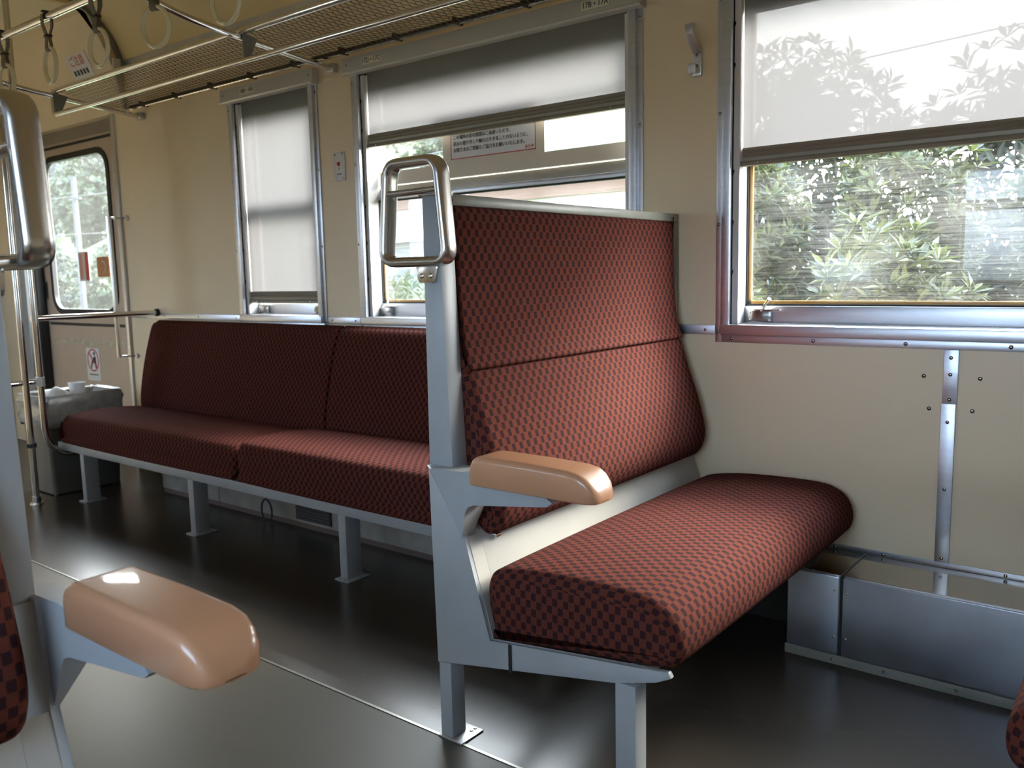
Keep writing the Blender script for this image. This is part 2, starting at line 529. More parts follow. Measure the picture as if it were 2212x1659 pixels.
def cushion(name, prof, axis, a0, a1, r0, r1, parent, per=4, crown=0.0):
    """closed profile lofted along an axis with rounded ends; UVs in metres"""
    P = catmull(prof, per)
    area = sum(P[i][0] * P[(i + 1) % len(P)][1] - P[(i + 1) % len(P)][0] * P[i][1] for i in range(len(P)))
    if area < 0: P = P[::-1]
    n = len(P)
    nr = []
    for i in range(n):
        dx = P[(i + 1) % n][0] - P[i - 1][0]; dz = P[(i + 1) % n][1] - P[i - 1][1]
        l = math.hypot(dx, dz) or 1
        nr.append((-dz / l, dx / l))           # inward normal
    arc = [0]
    for i in range(n): arc.append(arc[-1] + math.dist(P[i], P[(i + 1) % n]))
    cx = sum(p[0] for p in P) / n; cz = sum(p[1] for p in P) / n
    st = []
    for k in range(6):
        th = k / 5 * pi / 2
        st.append((a0 + r0 * (1 - sin(th)), r0 * (1 - cos(th))))
    m = max(2, int((a1 - a0) / 0.06))
    for k in range(1, m):
        st.append((a0 + r0 + (a1 - a0 - r0 - r1) * k / m, -crown * sin(pi * k / m) ** 0.6))
    for k in range(6):
        th = k / 5 * pi / 2
        st.append((a1 - r1 * (1 - cos(th)), r1 * (1 - cos(pi / 2 - th))))
    # reorder the last rounding so that inset grows toward the end
    end = [(a1 - r1 * (1 - sin(t * pi / 10)), r1 * (1 - cos(t * pi / 10))) for t in range(5, -1, -1)]
    st = [(a0 + r0 * (1 - sin(t * pi / 10)), r0 * (1 - cos(t * pi / 10))) for t in range(5, -1, -1)][::-1]
    st = [(a0 + r0 - r0 * cos(t * pi / 10), r0 * (1 - sin(t * pi / 10))) for t in range(6)]
    for k in range(1, m):
        st.append((a0 + r0 + (a1 - a0 - r0 - r1) * k / m, -crown * sin(pi * k / m) ** 0.6))
    st += [(a1 - r1 + r1 * sin(t * pi / 10), r1 * (1 - cos(t * pi / 10))) for t in range(6)]
    bm = bmesh.new(); uvl = bm.loops.layers.uv.new('UVMap')
    def V(p, a): return (p[0], a, p[1]) if axis == 'y' else (a, p[0], p[1])
    rings = []; vv = []; acc = 0; prev = None
    for a, ins in st:
        ring = [(p[0] + q[0] * ins, p[1] + q[1] * ins) for p, q in zip(P, nr)]
        rings.append([bm.verts.new(V(p, a)) for p in ring])
        if prev: acc += math.hypot(a - prev[0], ins - prev[1])
        vv.append(acc + a0); prev = (a, ins)
    for i in range(len(rings) - 1):
        A, B = rings[i], rings[i + 1]
        for k in range(n):
            f = bm.faces.new((A[k], A[(k + 1) % n], B[(k + 1) % n], B[k]))
            cs = [(vv[i], arc[k]), (vv[i], arc[k + 1]), (vv[i + 1], arc[k + 1]), (vv[i + 1], arc[k])]
            for lp, c in zip(f.loops, cs): lp[uvl].uv = c
    for idx, ring in ((0, rings[0]), (-1, rings[-1])):
        f = bm.faces.new(ring if idx else ring[::-1])
        for lp in f.loops:
            co = lp.vert.co
            lp[uvl].uv = (co.x, co.z) if axis == 'y' else (co.y, co.z)
    bmesh.ops.recalc_face_normals(bm, faces=bm.faces[:])
    me = bpy.data.meshes.new(name); bm.to_mesh(me); bm.free()
    me.materials.append(M['fabric'])
    me.polygons.foreach_set('use_smooth', [True] * len(me.polygons))
    me.set_sharp_from_angle(angle=radians(50))
    o = bpy.data.objects.new(name, me); COL.objects.link(o)
    if parent: o.parent = parent
    return o

def text(name, body, size, mat, parent, loc, rot=(pi / 2, 0, 0), ext=0.0004, align='CENTER', sx=1.0):
    cu = bpy.data.curves.new(name, 'FONT')
    cu.body = body; cu.size = size; cu.extrude = ext; cu.align_x = align; cu.align_y = 'CENTER'
    cu.resolution_u = 2
    tmp = bpy.data.objects.new(name, cu); COL.objects.link(tmp)
    dg = bpy.context.evaluated_depsgraph_get()
    me = bpy.data.meshes.new_from_object(tmp.evaluated_get(dg))
    bpy.data.objects.remove(tmp); bpy.data.curves.remove(cu)
    me.name = name; me.materials.clear(); me.materials.append(mat)
    o = bpy.data.objects.new(name, me); COL.objects.link(o)
    o.location = loc; o.rotation_euler = rot; o.scale = (sx, 1, 1)
    if parent: o.parent = parent
    return o

# ================================================================ setting
YW, YO = 2.33, -0.555           # window wall and the wall behind the camera
YC = (YW + YO) / 2
X0, X1 = -6.0, 1.75             # ends of the saloon
XB = -4.27                      # bulkhead before the door area
TH = 0.11

struct(MB().box(X0, X1, 1.279, YW, -0.06, 0.0), 'floor', M['floor'])
struct(MB().box(X0, X1, YO, 0.496, -0.06, 0.0), 'floor', M['floor'])
struct(MB().box(X0, X1, 0.496, 1.279, -0.06, 0.0), 'floor', M['aisle'])
struct(MB().box(X0, X1, 1.274, 1.281, 0.0, 0.0018), 'trim_1', M['seam'])
struct(MB().box(X0, X1, 0.493, 0.500, 0.0, 0.0018), 'trim_2', M['seam'])

# window openings on the near wall: (x0, x1) of the outer frame
WIN = [(-3.402, -2.792), (-2.588, -1.307), (-1.068, 0.205), (0.445, 1.65)]
ZS, ZT = 0.790, 1.800
INS = 0.044
DOOR = (-5.50, -4.43, 0.0, 1.862)
holes = [(a + INS, b - INS, ZS + 0.05, ZT - 0.01) for a, b in WIN]
struct(MB().wallslab('y', YW, YW + TH, X0, X1, -0.06, 2.30, holes + [DOOR]), 'wall_right', M['wall'], smooth=0)
WINO = [(-3.9, -2.75), (-2.6, -1.307), (-1.068, 0.205), (0.445, 1.65)]
holes_o = [(a + INS, b - INS, ZS + 0.05, ZT - 0.01) for a, b in WINO]
DOORO = (-5.50, -4.43, 0.0, 1.862)
struct(MB().wallslab('y', YO - TH, YO, X0, X1, -0.06, 2.30, holes_o + [DOORO]), 'wall_left', M['wall'], smooth=0)
struct(MB().box(X0 - 0.1, X0, YO - TH, YW + TH, -0.06, 2.6), 'wall_end', M['wall'], smooth=0)
struct(MB().box(X1, X1 + 0.1, YO - TH, YW + TH, -0.06, 2.6), 'wall_front', M['wall'], smooth=0)

# curved ceiling
def ceil_prof():
    half = [(0.0, 2.47), (0.5, 2.455), (0.9, 2.42), (1.15, 2.375), (1.29, 2.31), (1.375, 2.23), (1.425, 2.14), (1.4425, 2.07)]
    h = catmull(half, 4, closed=False)
    return [(YC - a, z) for a, z in reversed(h)] + [(YC + a, z) for a, z in h[1:]]
cp = ceil_prof()
outer = [(y + (0.03 if y > YC else -0.03) * (abs(y - YC) > 1.2), z + 0.04) for y, z in cp]
mb = MB()
mb.prism(cp + outer[::-1], 'x', X0, X1)
struct(mb, 'ceiling', M['ceiling'])
# cove strips at the top of the side walls
struct(MB().box(XB + 0.02, X1, YW - 0.006, YW, 2.062, 2.128), 'trim_3', M['alumdull'])
struct(MB().box(XB + 0.02, X1, YO, YO + 0.006, 2.062, 2.128), 'trim_4', M['alumdull'])

# bulkhead ring and lowered lining of the door area
inner = [(2.33, 1.862), (2.29, 2.056), (2.17, 2.317), (YC, 2.335)]
inner = inner + [(2 * YC - y, z) for y, z in reversed(inner[:-1])]
mb = MB()
ring_in = inner
ring_out = [(y, min(z, 5)) for y, z in reversed(cp)]
# bulkhead plate between lining and ceiling, as a strip
def resample(pts, n):
    L = [0]
    for a, b in zip(pts[:-1], pts[1:]): L.append(L[-1] + math.dist(a, b))
    out = []
    for k in range(n):
        s = L[-1] * k / (n - 1); i = 0
        while i < len(L) - 2 and L[i + 1] < s: i += 1
        f = (s - L[i]) / (L[i + 1] - L[i]); out.append(tuple(pts[i][j] * (1 - f) + pts[i + 1][j] * f for j in range(2)))
    return out
A_ = resample(ring_in, 60); B_ = resample(ring_out, 60)
mb.loft([[(XB, *A_[k]), (XB, *B_[k]), (XB - 0.03, *B_[k]), (XB - 0.03, *A_[k])] for k in range(60)])
struct(mb, 'wall_bulkhead', M['ceiling'], smooth=20)
mb = MB()
th = [(y, z + 0.02) for y, z in inner]
mb.prism(inner + th[::-1], 'x', X0, XB - 0.031)
struct(mb, 'ceiling', M['wall'], smooth=20)
# aluminium edge of that lining and edge bead of the bulkhead arc
mb = MB()
mb.loft([[(XB + 0.001, y, z), (XB + 0.006, y, z), (XB + 0.006, y - 0.012, z - 0.004), (XB + 0.001, y - 0.012, z - 0.004)] for y, z in resample(inner[:3], 20)])
struct(mb, 'trim_5', M['alumdull'])
mb = MB()
arcp = [p for p in reversed(cp) if p[0] > 1.5]
mb.loft([[(XB + 0.001, y - 0.004, z - 0.004), (XB + 0.016, y - 0.004, z - 0.004), (XB + 0.016, y - 0.022, z - 0.014), (XB + 0.001, y - 0.022, z - 0.014)] for y, z in arcp])
struct(mb, 'trim_6', M['cap'])

# wall trims: waist strip between the windows
tn = 7
for a, b in ((-4.39, -3.404), (-2.790, -2.590), (-1.305, -1.070), (0.207, 0.443)):
    o = struct(MB().box(a, b, YW - 0.004, YW, 0.811, 0.839, 0.0015), 'trim_%d' % tn, M['alum'])
    tn += 1
    k = max(2, int((b - a) / 0.2)); 
    for i in range(k):
        x = a + 0.03 + (b - a - 0.06) * i / (k - 1)
        MB().dome((x, YW - 0.004, 0.825), (0, -1, 0), 0.0042).build('screw', M['screw'], o)
# vertical cover strip below the big window
for (z0, z1, dx, zz) in ((0.655, 0.79, 0.0, (0.77, 0.728, 0.64 + 0.025)), (0.245, 0.655, 0.002, (0.608, 0.436, 0.256))):
    o = struct(MB().box(-0.459 - dx, -0.425 - dx, YW - 0.005 - dx * 0.5, YW, z0, z1, 0.0015), 'trim_%d' % tn, M['alum']); tn += 1
    for z in zz:
        MB().dome((-0.4425 - dx, YW - 0.005, z), (0, -1, 0), 0.0048).build('screw', M['screw'], o)
# strip along the foot of the wall above the heater duct
o = struct(MB().box(-0.9, 1.7, YW - 0.005, YW, 0.2315, 0.246, 0.001), 'trim_%d' % tn, M['alum']); tn += 1
for x in (-0.71, -0.585, -0.30, 0.0):
    MB().dome((x, YW - 0.005, 0.239), (0, -1, 0), 0.0045).build('screw', M['screw'], o)
# four rivets in the lower wall
for i, (x, z) in enumerate(((-0.504, 0.721), (-0.377, 0.721), (-0.489, 0.639), (-0.391, 0.640))):
    o = MB().dome((x, YW, z), (0, -1, 0), 0.0052).build('rivet', M['screw'])
    tag(o, ['round rivet in the lower wall, upper left of the cover strip', 'round rivet in the lower wall, upper right of the cover strip',
            'round rivet in the lower wall, lower left of the cover strip', 'round rivet in the lower wall, lower right of the cover strip'][i],
        'rivet', 'rivets either side of the vertical cover strip')

# ---------------------------------------------------------------- windows
def make_window(idx, x0, x1, ys=1, upper='plain', latch=(), frame_screws=True):
    """ys=1: on the far wall, ys=-1: on the wall behind the camera"""
    yw = YW if ys > 0 else YO
    def Y(d): return yw + ys * d          # d>0 outward
    root = empty('window_%d' % idx, ((x0 + x1) / 2, yw, ZS), kind='structure')
    def P(mb, name, mat, par=None, **k):
        o = mb.build(name, mat, par or root, **k)
        if par is None: part_at(o, root)
        return o
    f = MB()
    # outer flange
    f.box(x0, x0 + 0.019, Y(0), Y(-0.005), ZS, ZT + 0.03, 0.0012)
    f.box(x1 - 0.019, x1, Y(0), Y(-0.005), ZS, ZT + 0.03, 0.0012)
    f.box(x0 + 0.019, x1 - 0.019, Y(0), Y(-0.005), ZS, ZS + 0.022, 0.0012)
    # raised inner frame
    f.box(x0 + 0.019, x0 + INS, Y(0.045), Y(-0.014), ZS + 0.022, ZT + 0.03, 0.002)
    f.box(x1 - INS, x1 - 0.019, Y(0.045), Y(-0.014), ZS + 0.022, ZT + 0.03, 0.002)
    fr = P(f, 'frame', M['alum'])
    s = MB()
    s.box(x0 + INS - 0.024, x1 - INS + 0.024, Y(0.085), Y(-0.022), ZS + 0.022, ZS + 0.052, 0.003)
    P(s, 'sill', M['alum'])
    if frame_screws:
        n = 4
        for xs in (x0 + 0.009, x1 - 0.009):
            for k in range(n):
                z = ZS + 0.03 + (ZT - ZS - 0.05) * k / (n - 1) * 0.96
                o = MB().dome((xs, Y(-0.005), z), (0, -ys, 0), 0.0052).build('screw', M['screw'], fr)
        k = int((x1 - x0) / 0.23)
        for i in range(k + 1):
            MB().dome((x0 + 0.05 + (x1 - x0 - 0.1) * i / k, Y(-0.005), ZS + 0.011), (0, -ys, 0), 0.0052).build('screw', M['screw'], fr)
    xa, xb = x0 + INS, x1 - INS
    # side channels (blind guide with dark slots)
    g = MB()
    for xs, d in ((xa, 1), (xb, -1)):
        g.box(xs + d * 0.0025, xs + d * 0.021, Y(0.075), Y(0.003), ZS + 0.053, ZT - 0.035)
    P(g, 'channel', M['white'])
    for xs, d in ((xa, 1), (xb, -1)):
        for z in (0.98, 1.12, 1.26, 1.55, 1.66):
            P(MB().prism([(xs + d * 0.001, z), (xs + d * 0.006, z + 0.010), (xs + d * 0.006, z + 0.016), (xs + d * 0.001, z + 0.018)], 'y', Y(0.0015), Y(0.004)), 'notch', M['dark'])
    # lower sash
    zl, zr = ZS + 0.053, 0.893
    b = MB()
    b.box(xa + 0.012, xb - 0.012, Y(0.075), Y(0.052), zl, zr, 0.003)
    b.box(xa + 0.002, xa + 0.02, Y(0.075), Y(0.056), zr, 1.30)
    b.box(xb - 0.02, xb - 0.002, Y(0.075), Y(0.056), zr, 1.30)
    b.box(xa + 0.012, xb - 0.012, Y(0.075), Y(0.052), 1.296, 1.312, 0.002)
    P(b, 'lower_sash', M['alum'])
    k = MB()
    xg0, xg1, zg0, zg1 = xa + 0.02, xb - 0.02, zr, 1.296
    for (p, q, r_, t_) in ((xg0, xg1, zg0, zg0 + 0.005), (xg0, xg1, zg1 - 0.006, zg1), (xg0, xg0 + 0.005, zg0, zg1), (xg1 - 0.005, xg1, zg0, zg1)):
        k.box(p, q, Y(0.072), Y(0.057), r_, t_)
    P(k, 'gasket', M['dark'])
    k = MB()
    xg0 += 0.005; xg1 -= 0.005; zg0 += 0.005; zg1 -= 0.006
    for (p, q, r_, t_) in ((xg0, xg1, zg0, zg0 + 0.009), (xg0, xg0 + 0.010, zg0, zg1), (xg1 - 0.010, xg1, zg0, zg1)):
        k.box(p, q, Y(0.073), Y(0.067), r_, t_)
    o = P(k, 'outer_gasket', M['orange']); o['label'] = 'orange edge line around the lower pane'
    P(MB().box(xg0, xg1, Y(0.0655), Y(0.0625), zg0, zg1), 'pane', M['glass'], smooth=0)
    # upper sash
    zu0, zu1 = 1.312, ZT - 0.012
    b = MB()
    b.box(xa + 0.002, xb - 0.002, Y(0.095), Y(0.078), zu0 - 0.016, 1.352, 0.003)
    b.box(xa + 0.002, xa + 0.028, Y(0.095), Y(0.078), 1.352, zu1)
    b.box(xb - 0.028, xb - 0.002, Y(0.095), Y(0.078), 1.352, zu1)
    b.box(xa + 0.028, xb - 0.028, Y(0.095), Y(0.078), zu1 - 0.075, zu1)
    P(b, 'upper_sash', M['sash'])
    if upper == 'sign':
        # cream board across the upper sash with two small lights either side of a notice
        xm0, xm1 = -2.178, -1.717
        hb = [(xa + 0.032, xm0, 1.403, 1.585), (xm1, xb - 0.032, 1.403, 1.585)]
        o = P(MB().wallslab('y', Y(0.062), Y(0.076), xa + 0.03, xb - 0.03, 1.353, 1.59, hb), 'board', M['wall_low'], smooth=0)
        o['label'] = 'cream board with two openings across the upper sash'
    P(MB().box(xa + 0.028, xb - 0.028, Y(0.089), Y(0.086), 1.352, zu1 - 0.075), 'pane', M['glass'], smooth=0)
    for lx in latch:
        L_ = P(MB().box(lx - 0.034, lx + 0.034, Y(0.052), Y(0.040), 0.847, 0.880, 0.002), 'latch', M['screw'])
        for dx, dz in ((-0.027, 0.853), (-0.027, 0.874), (0.028, 0.853), (0.028, 0.874)):
            MB().dome((lx + dx, Y(0.040), dz), (0, -ys, 0), 0.0032, seg=6).build('screw', M['chrome'], L_)
        l2 = MB()
        l2.tube([(lx + 0.006, Y(0.044), 0.880), (lx + 0.016, Y(0.036), 0.892), (lx + 0.030, Y(0.028), 0.908), (lx + 0.036, Y(0.026), 0.914)], [0.005, 0.004, 0.0035, 0.005], 8)
        l2.box(lx - 0.012, lx + 0.062, Y(0.048), Y(0.034), 0.8805, 0.8835)
        l2.build('lever', M['chrome'], L_)
    return root

make_window(1, *WIN[0], 1, latch=(-3.285, -2.895))
make_window(2, *WIN[1], 1, upper='sign', latch=(-2.49, -1.41))
make_window(3, *WIN[2], 1, latch=(-0.955, 0.10))
make_window(4, *WIN[3], 1, frame_screws=False)
for i, (a, b) in enumerate(WINO):
    make_window(5 + i, a, b, -1, frame_screws=False)

# ---------------------------------------------------------------- roller blinds
def make_blind(x0, x1, zbot, label, plates=(), ys=1, group='roller blinds in the window wall'):
    yw = YW if ys > 0 else YO
    def Y(d): return yw + ys * d
    root = empty('roller_blind', ((x0 + x1) / 2, yw, zbot), label, 'window blind', group)
    def P(mb, name, mat, par=None, **k):
        o = mb.build(name, mat, par or root, **k)
        if par is None: part_at(o, root)
        return o
    h = MB()
    h.prism([(Y(-0.001), 1.830), (Y(-0.001), 1.768), (Y(-0.036), 1.768), (Y(-0.040), 1.774), (Y(-0.031), 1.778), (Y(-0.031), 1.828), (Y(-0.028), 1.831)],
            'x', x0 - 0.012, x1 + 0.010)
    hd = P(h, 'header', M['header'])
    for px in (x0 + 0.01, x1 - 0.012):
        MB().dome((px, Y(-0.031), 1.803), (0, -ys, 0), 0.004).build('screw', M['screw'], hd)
    for px, body in plates:
        pl = MB().box(px - 0.051, px + 0.051, Y(-0.031), Y(-0.0335), 1.7895, 1.8165, 0.001).build('number_plate', M['plate'], hd)
        text('number_print', body, 0.0245, M['ink'], hd, (px, Y(-0.0338), 1.803), (pi / 2, 0, 0), sx=0.92)
    xa, xb = x0 + INS + 0.023, x1 - INS - 0.023
    zt = 1.79
    # gently waving cloth with real thickness
    n = 24; rings = []
    for k in range(n + 1):
        x = xa + (xb - xa) * k / n
        w = 0.0012 * sin(k * 1.7) + 0.0015 * sin(k * 0.6)
        rings.append([(x, Y(0.020 + w * (0.3 + 0.7 * q / 6)), zt + (zbot + 0.048 - zt) * q / 6) for q in range(7)])
    P(MB().loft(rings, cap=False, closed=False), 'blind_cloth', M['blind'])
    pb = MB()
    prof = [(Y(0.030), zbot + 0.052), (Y(0.014), zbot + 0.052), (Y(0.012), zbot + 0.046), (Y(0.015), zbot + 0.042), (Y(0.012), zbot + 0.036),
            (Y(0.015), zbot + 0.031), (Y(0.012), zbot + 0.025), (Y(0.013), zbot + 0.016), (Y(0.006), zbot + 0.010), (Y(0.004), zbot + 0.002), (Y(0.010), zbot), (Y(0.030), zbot + 0.004)]
    pb.prism(prof, 'x', xa + 0.0005, xb - 0.0005)
    b_ = P(pb, 'pull_bar', M['bar'], smooth=20)
    for xs, d in ((xa, -1), (xb, 1)):
        MB().tube([(xs, Y(0.014), zbot + 0.010), (xs + d * 0.002, Y(0.014), zbot + 0.010)], 0.006, 10).build('guide_pin', M['screw'], b_)
        MB().dome((xs - d * 0.05, Y(0.005), zbot + 0.008), (0, -ys, 0), 0.003, seg=8).build('screw', M['chrome'], b_)
    return root

make_blind(*WIN[0], 0.893, 'grey roller blind pulled fully down over the narrow window, header plate reads 18B 18A', ((-3.2125, '18B • 18A'),))
make_blind(*WIN[1], 1.492, 'pale roller blind drawn a quarter down over the window behind the high seat back', ((-2.4385, '17D • 17C'), (-1.4535, '17B • 17A')))
make_blind(*WIN[3], 1.05, 'grey roller blind drawn low over the window behind the facing seat')
make_blind(*WIN[2], 1.283, 'white roller blind half down over the large right-hand window with treetops showing through')
for (a, b), zb, lb in zip(WINO, (0.92, 1.05, 1.50, 1.0),
                      ('pulled right down behind the camera at the far end', 'half down behind the opposite seat back', 'raised high behind the camera', 'drawn low at the near end behind the camera')):
    make_blind(a, b, zb, 'roller blind in the opposite wall, ' + lb, (), -1, 'roller blinds in the opposite wall')

# notice on the board of window 2
nt_ = empty('notice', (-1.944, YW + 0.062, 1.42), 'white notice with red border and black Japanese text half hidden under the blind', 'notice')
part_at(MB().box(-2.137, -1.752, YW + 0.0605, YW + 0.0618, 1.416, 1.572).build('sheet', M['paper']), nt_)
bd = MB()
for (a, b, c, d) in ((-2.137, -1.752, 1.416, 1.419), (-2.137, -1.752, 1.569, 1.572), (-2.137, -2.134, 1.416, 1.572), (-1.755, -1.752, 1.416, 1.572)):
    bd.box(a, b, YW + 0.0600, YW + 0.0605, c, d)
part_at(bd.build('border', M['red']), nt_)
for z, s in ((1.517, 'ものを表示しているものです。'), (1.4915, 'この場所の窓の開閉はご遠慮いただき、'), (1.469, '表示の取り外しや触れたりすることのないように、'), (1.4465, 'お客さまのご理解とご協力をお願いいたします。')):
    o = text('notice_text', s, 0.0165, M['ink'], nt_, (0, 0, 0), align='LEFT', sx=0.92)
    o.location = Vector((-2.124, YW + 0.0600, z)) - nt_.location
o = text('notice_text', 'JR九州', 0.013, M['red'], nt_, (0, 0, 0), align='RIGHT')
o.location = Vector((-1.760, YW + 0.0600, 1.428)) - nt_.location

# ---------------------------------------------------------------- side door
dr = empty('door_1', (-4.96, YW + 0.055, 0.0), kind='structure')
def rrect(x0, x1, z0, z1, r, n=8):
    pts = []
    for cx_, cz_, a in ((x1 - r, z1 - r, 0), (x0 + r, z1 - r, 90), (x0 + r, z0 + r, 180), (x1 - r, z0 + r, 270)):
        for k in range(n + 1):
            t = radians(a + 90 * k / n); pts.append((cx_ + r * cos(t), cz_ + r * sin(t)))
    return pts
def plate_with_hole(mb, outer4, hole, y0, y1):
    """rectangle with a rounded hole, lofted radially so it is one solid"""
    x0, x1, z0, z1 = outer4
    rings = []
    cx_ = sum(p[0] for p in hole) / len(hole); cz_ = sum(p[1] for p in hole) / len(hole)
    q = len(hole) // 4
    out = []
    for i, p in enumerate(hole):
        c = i // q
        t = (i % q) / (q - 1)
        X = x1 if c in (0, 3) else x0; Z = z1 if c in (0, 1) else z0
        # slide along the two sides meeting at the corner
        if abs(t - 0.5) < 1e-6: out.append((X, Z)); continue
        if c == 0: out.append((x1, p[1]) if t < 0.5 else (p[0], z1))
        if c == 1: out.append((p[0], z1) if t < 0.5 else (x0, p[1]))
        if c == 2: out.append((x0, p[1]) if t < 0.5 else (p[0], z0))
        if c == 3: out.append((p[0], z0) if t < 0.5 else (x1, p[1]))
    sec = [[(o_[0], y0, o_[1]), (h_[0], y0, h_[1]), (h_[0], y1, h_[1]), (o_[0], y1, o_[1])] for o_, h_ in zip(out, hole)]
    sec.append(sec[0])
    mb.loft(sec, cap=False)
    bmesh.ops.remove_doubles(mb.bm, verts=mb.bm.verts[:], dist=1e-6)
    return mb
yl = YW + 0.055
hole = rrect(-5.375, -4.605, 0.825, 1.725, 0.11, 8)
part_at(plate_with_hole(MB(), (-5.50, -4.43, 0.0, 1.80), hole, yl, yl + 0.03).build('leaf', M['door'], smooth=25), dr)
mb = MB(); hh = rrect(-5.365, -4.615, 0.835, 1.715, 0.10, 8)
mb.sweep([(p[0], yl - 0.002, p[1]) for p in hh], (0, 1, 0), [(-0.014, -0.004), (0.018, -0.004), (0.018, 0.02), (-0.014, 0.02)], closed=True)
part_at(mb.build('rubber_seal', M['dark']), dr)
part_at(MB().prism(rrect(-5.375, -4.605, 0.825, 1.725, 0.11, 8), 'y', yl + 0.012, yl + 0.016).build('pane', M['doorglass'], smooth=0), dr)
part_at(MB().box(-5.50, -4.43, yl - 0.004, yl + 0.03, 1.80, 1.862).build('header_rail', M['doordark']), dr)
part_at(MB().box(-5.50, -4.43, yl - 0.008, yl - 0.001, 1.772, 1.785).build('guide_rail', M['dark']), dr)
part_at(MB().box(-5.44, -4.50, yl - 0.006, yl - 0.0005, 0.752, 0.768).build('kick_strip', M['dark']), dr)
mb = MB()
random.seed(3)
pts_t = [(-5.42 + 0.88 * k / 30, 0.675 + random.uniform(-0.003, 0.003)) for k in range(31)]
pts_b = [(-5.42 + 0.88 * k / 30, 0.640 + random.uniform(-0.006, 0.006)) for k in range(31)]
mb.loft([[(a[0], yl - 0.0015, a[1]), (b[0], yl - 0.0015, b[1]), (b[0], yl - 0.0002, b[1]), (a[0], yl - 0.0002, a[1])] for a, b in zip(pts_t, pts_b)])
o = part_at(mb.build('old_tape', M['tape']), dr); o['label'] = 'ragged strip of old beige tape'
# finger recess at the far edge
part_at(MB().prism(rrect(-5.465, -5.435, 0.90, 1.02, 0.012, 4), 'y', yl - 0.003, yl - 0.0002).build('finger_grip', M['alumdull']), dr)
part_at(MB().prism(rrect(-5.459, -5.441, 0.91, 1.01, 0.008, 4), 'y', yl - 0.0042, yl - 0.0031).build('grip_slot', M['dark']), dr)
# the matching door in the opposite wall
dr2 = empty('door_2', (-4.96, YO - 0.055, 0.0), kind='structure')
yo_ = YO - 0.055
part_at(plate_with_hole(MB(), (-5.50, -4.43, 0.0, 1.862), hole, yo_, yo_ - 0.03).build('leaf', M['door'], smooth=25), dr2)
mb = MB()
mb.sweep([(p[0], yo_ + 0.002, p[1]) for p in hh], (0, 1, 0), [(-0.014, -0.02), (0.018, -0.02), (0.018, 0.004), (-0.014, 0.004)], closed=True)
part_at(mb.build('rubber_seal', M['dark']), dr2)
part_at(MB().prism(hole, 'y', yo_ - 0.016, yo_ - 0.012).build('pane', M['doorglass'], smooth=0), dr2)
# jambs
struct(MB().box(-4.43, -4.395, YW - 0.012, YW + 0.05, 0.0, 1.862, 0.003), 'trim_%d' % tn, M['alum']); tn += 1
struct(MB().box(-5.62, -5.50, YW - 0.05, YW + 0.05, 0.0, 1.862, 0.004), 'trim_%d' % tn, M['grey']); tn += 1
struct(MB().box(-5.499, -5.470, YW + 0.002, YW + 0.05, 0.0, 1.86), 'trim_%d' % tn, M['dark']); tn += 1

# stickers on the door
st = empty('sticker', (-4.952, yl, 0.44), 'white and red no-leaning pictogram sticker on the lower door leaf', 'sticker')
part_at(MB().prism(rrect(-5.03, -4.874, 0.435, 0.625, 0.012, 4), 'y', yl - 0.0012, yl - 0.0002).build('sheet', M['paper']), st)
mb = MB()
cxs, czs, Rr = -4.952, 0.555, 0.062
mb.sweep([(cxs + Rr * cos(2 * pi * k / 32), yl - 0.0018, czs + Rr * sin(2 * pi * k / 32)) for k in range(32)], (0, 1, 0), [(-0.004, -0.0005), (0.004, -0.0005), (0.004, 0.0005), (-0.004, 0.0005)], closed=True)
mb.prism([(cxs - 0.047, czs + 0.041), (cxs - 0.041, czs + 0.047), (cxs + 0.047, czs - 0.041), (cxs + 0.041, czs - 0.047)], 'y', yl - 0.0030, yl - 0.0014)
part_at(mb.build('prohibition_mark', M['red']), st)
mb = MB()
mb.prism([(cxs + 0.018 + 0.009 * cos(2 * pi * k / 12), czs + 0.038 + 0.010 * sin(2 * pi * k / 12)) for k in range(12)], 'y', yl - 0.0024, yl - 0.0013)
mb.prism([(cxs + 0.02, czs + 0.024), (cxs + 0.032, czs + 0.02), (cxs + 0.036, czs - 0.045), (cxs + 0.026, czs - 0.046), (cxs + 0.014, czs - 0.012), (cxs - 0.008, czs - 0.02), (cxs - 0.022, czs - 0.048), (cxs - 0.030, czs - 0.044), (cxs - 0.014, czs - 0.004), (cxs + 0.004, czs + 0.012)], 'y', yl - 0.0024, yl - 0.0013)
part_at(mb.build('figure', M['ink']), st)
part_at(MB().box(-5.005, -4.90, yl - 0.0016, yl - 0.0012, 0.468, 0.474).build('caption_line', M['ink']), st)
s2 = empty('sticker', (-4.985, yl, 1.01), 'tall red and white striped sticker on the door window', 'sticker')
part_at(MB().box(-5.045, -4.926, yl + 0.0085, yl + 0.0095, 1.01, 1.176).build('sheet', M['paper']), s2)
part_at(MB().box(-4.968, -4.928, yl + 0.0078, yl + 0.0085, 1.015, 1.172).build('red_band', M['redsticker']), s2)
part_at(MB().box(-4.995, -4.972, yl + 0.0078, yl + 0.0085, 1.015, 1.172).build('grey_band', M['alumdull']), s2)
part_at(MB().box(-5.040, -5.000, yl + 0.0078, yl + 0.0085, 1.02, 1.168).build('pink_band', pbr('pink_print', (0.62, 0.30, 0.24), 0.5)), s2)
s3 = empty('sticker', (-4.763, yl, 1.033), 'square orange-brown sticker with a pale curved mark on the door window', 'sticker')
part_at(MB().prism(rrect(-4.833, -4.694, 1.030, 1.142, 0.012, 4), 'y', yl + 0.0085, yl + 0.0095).build('sheet', M['orangesticker']), s3)
mb = MB()
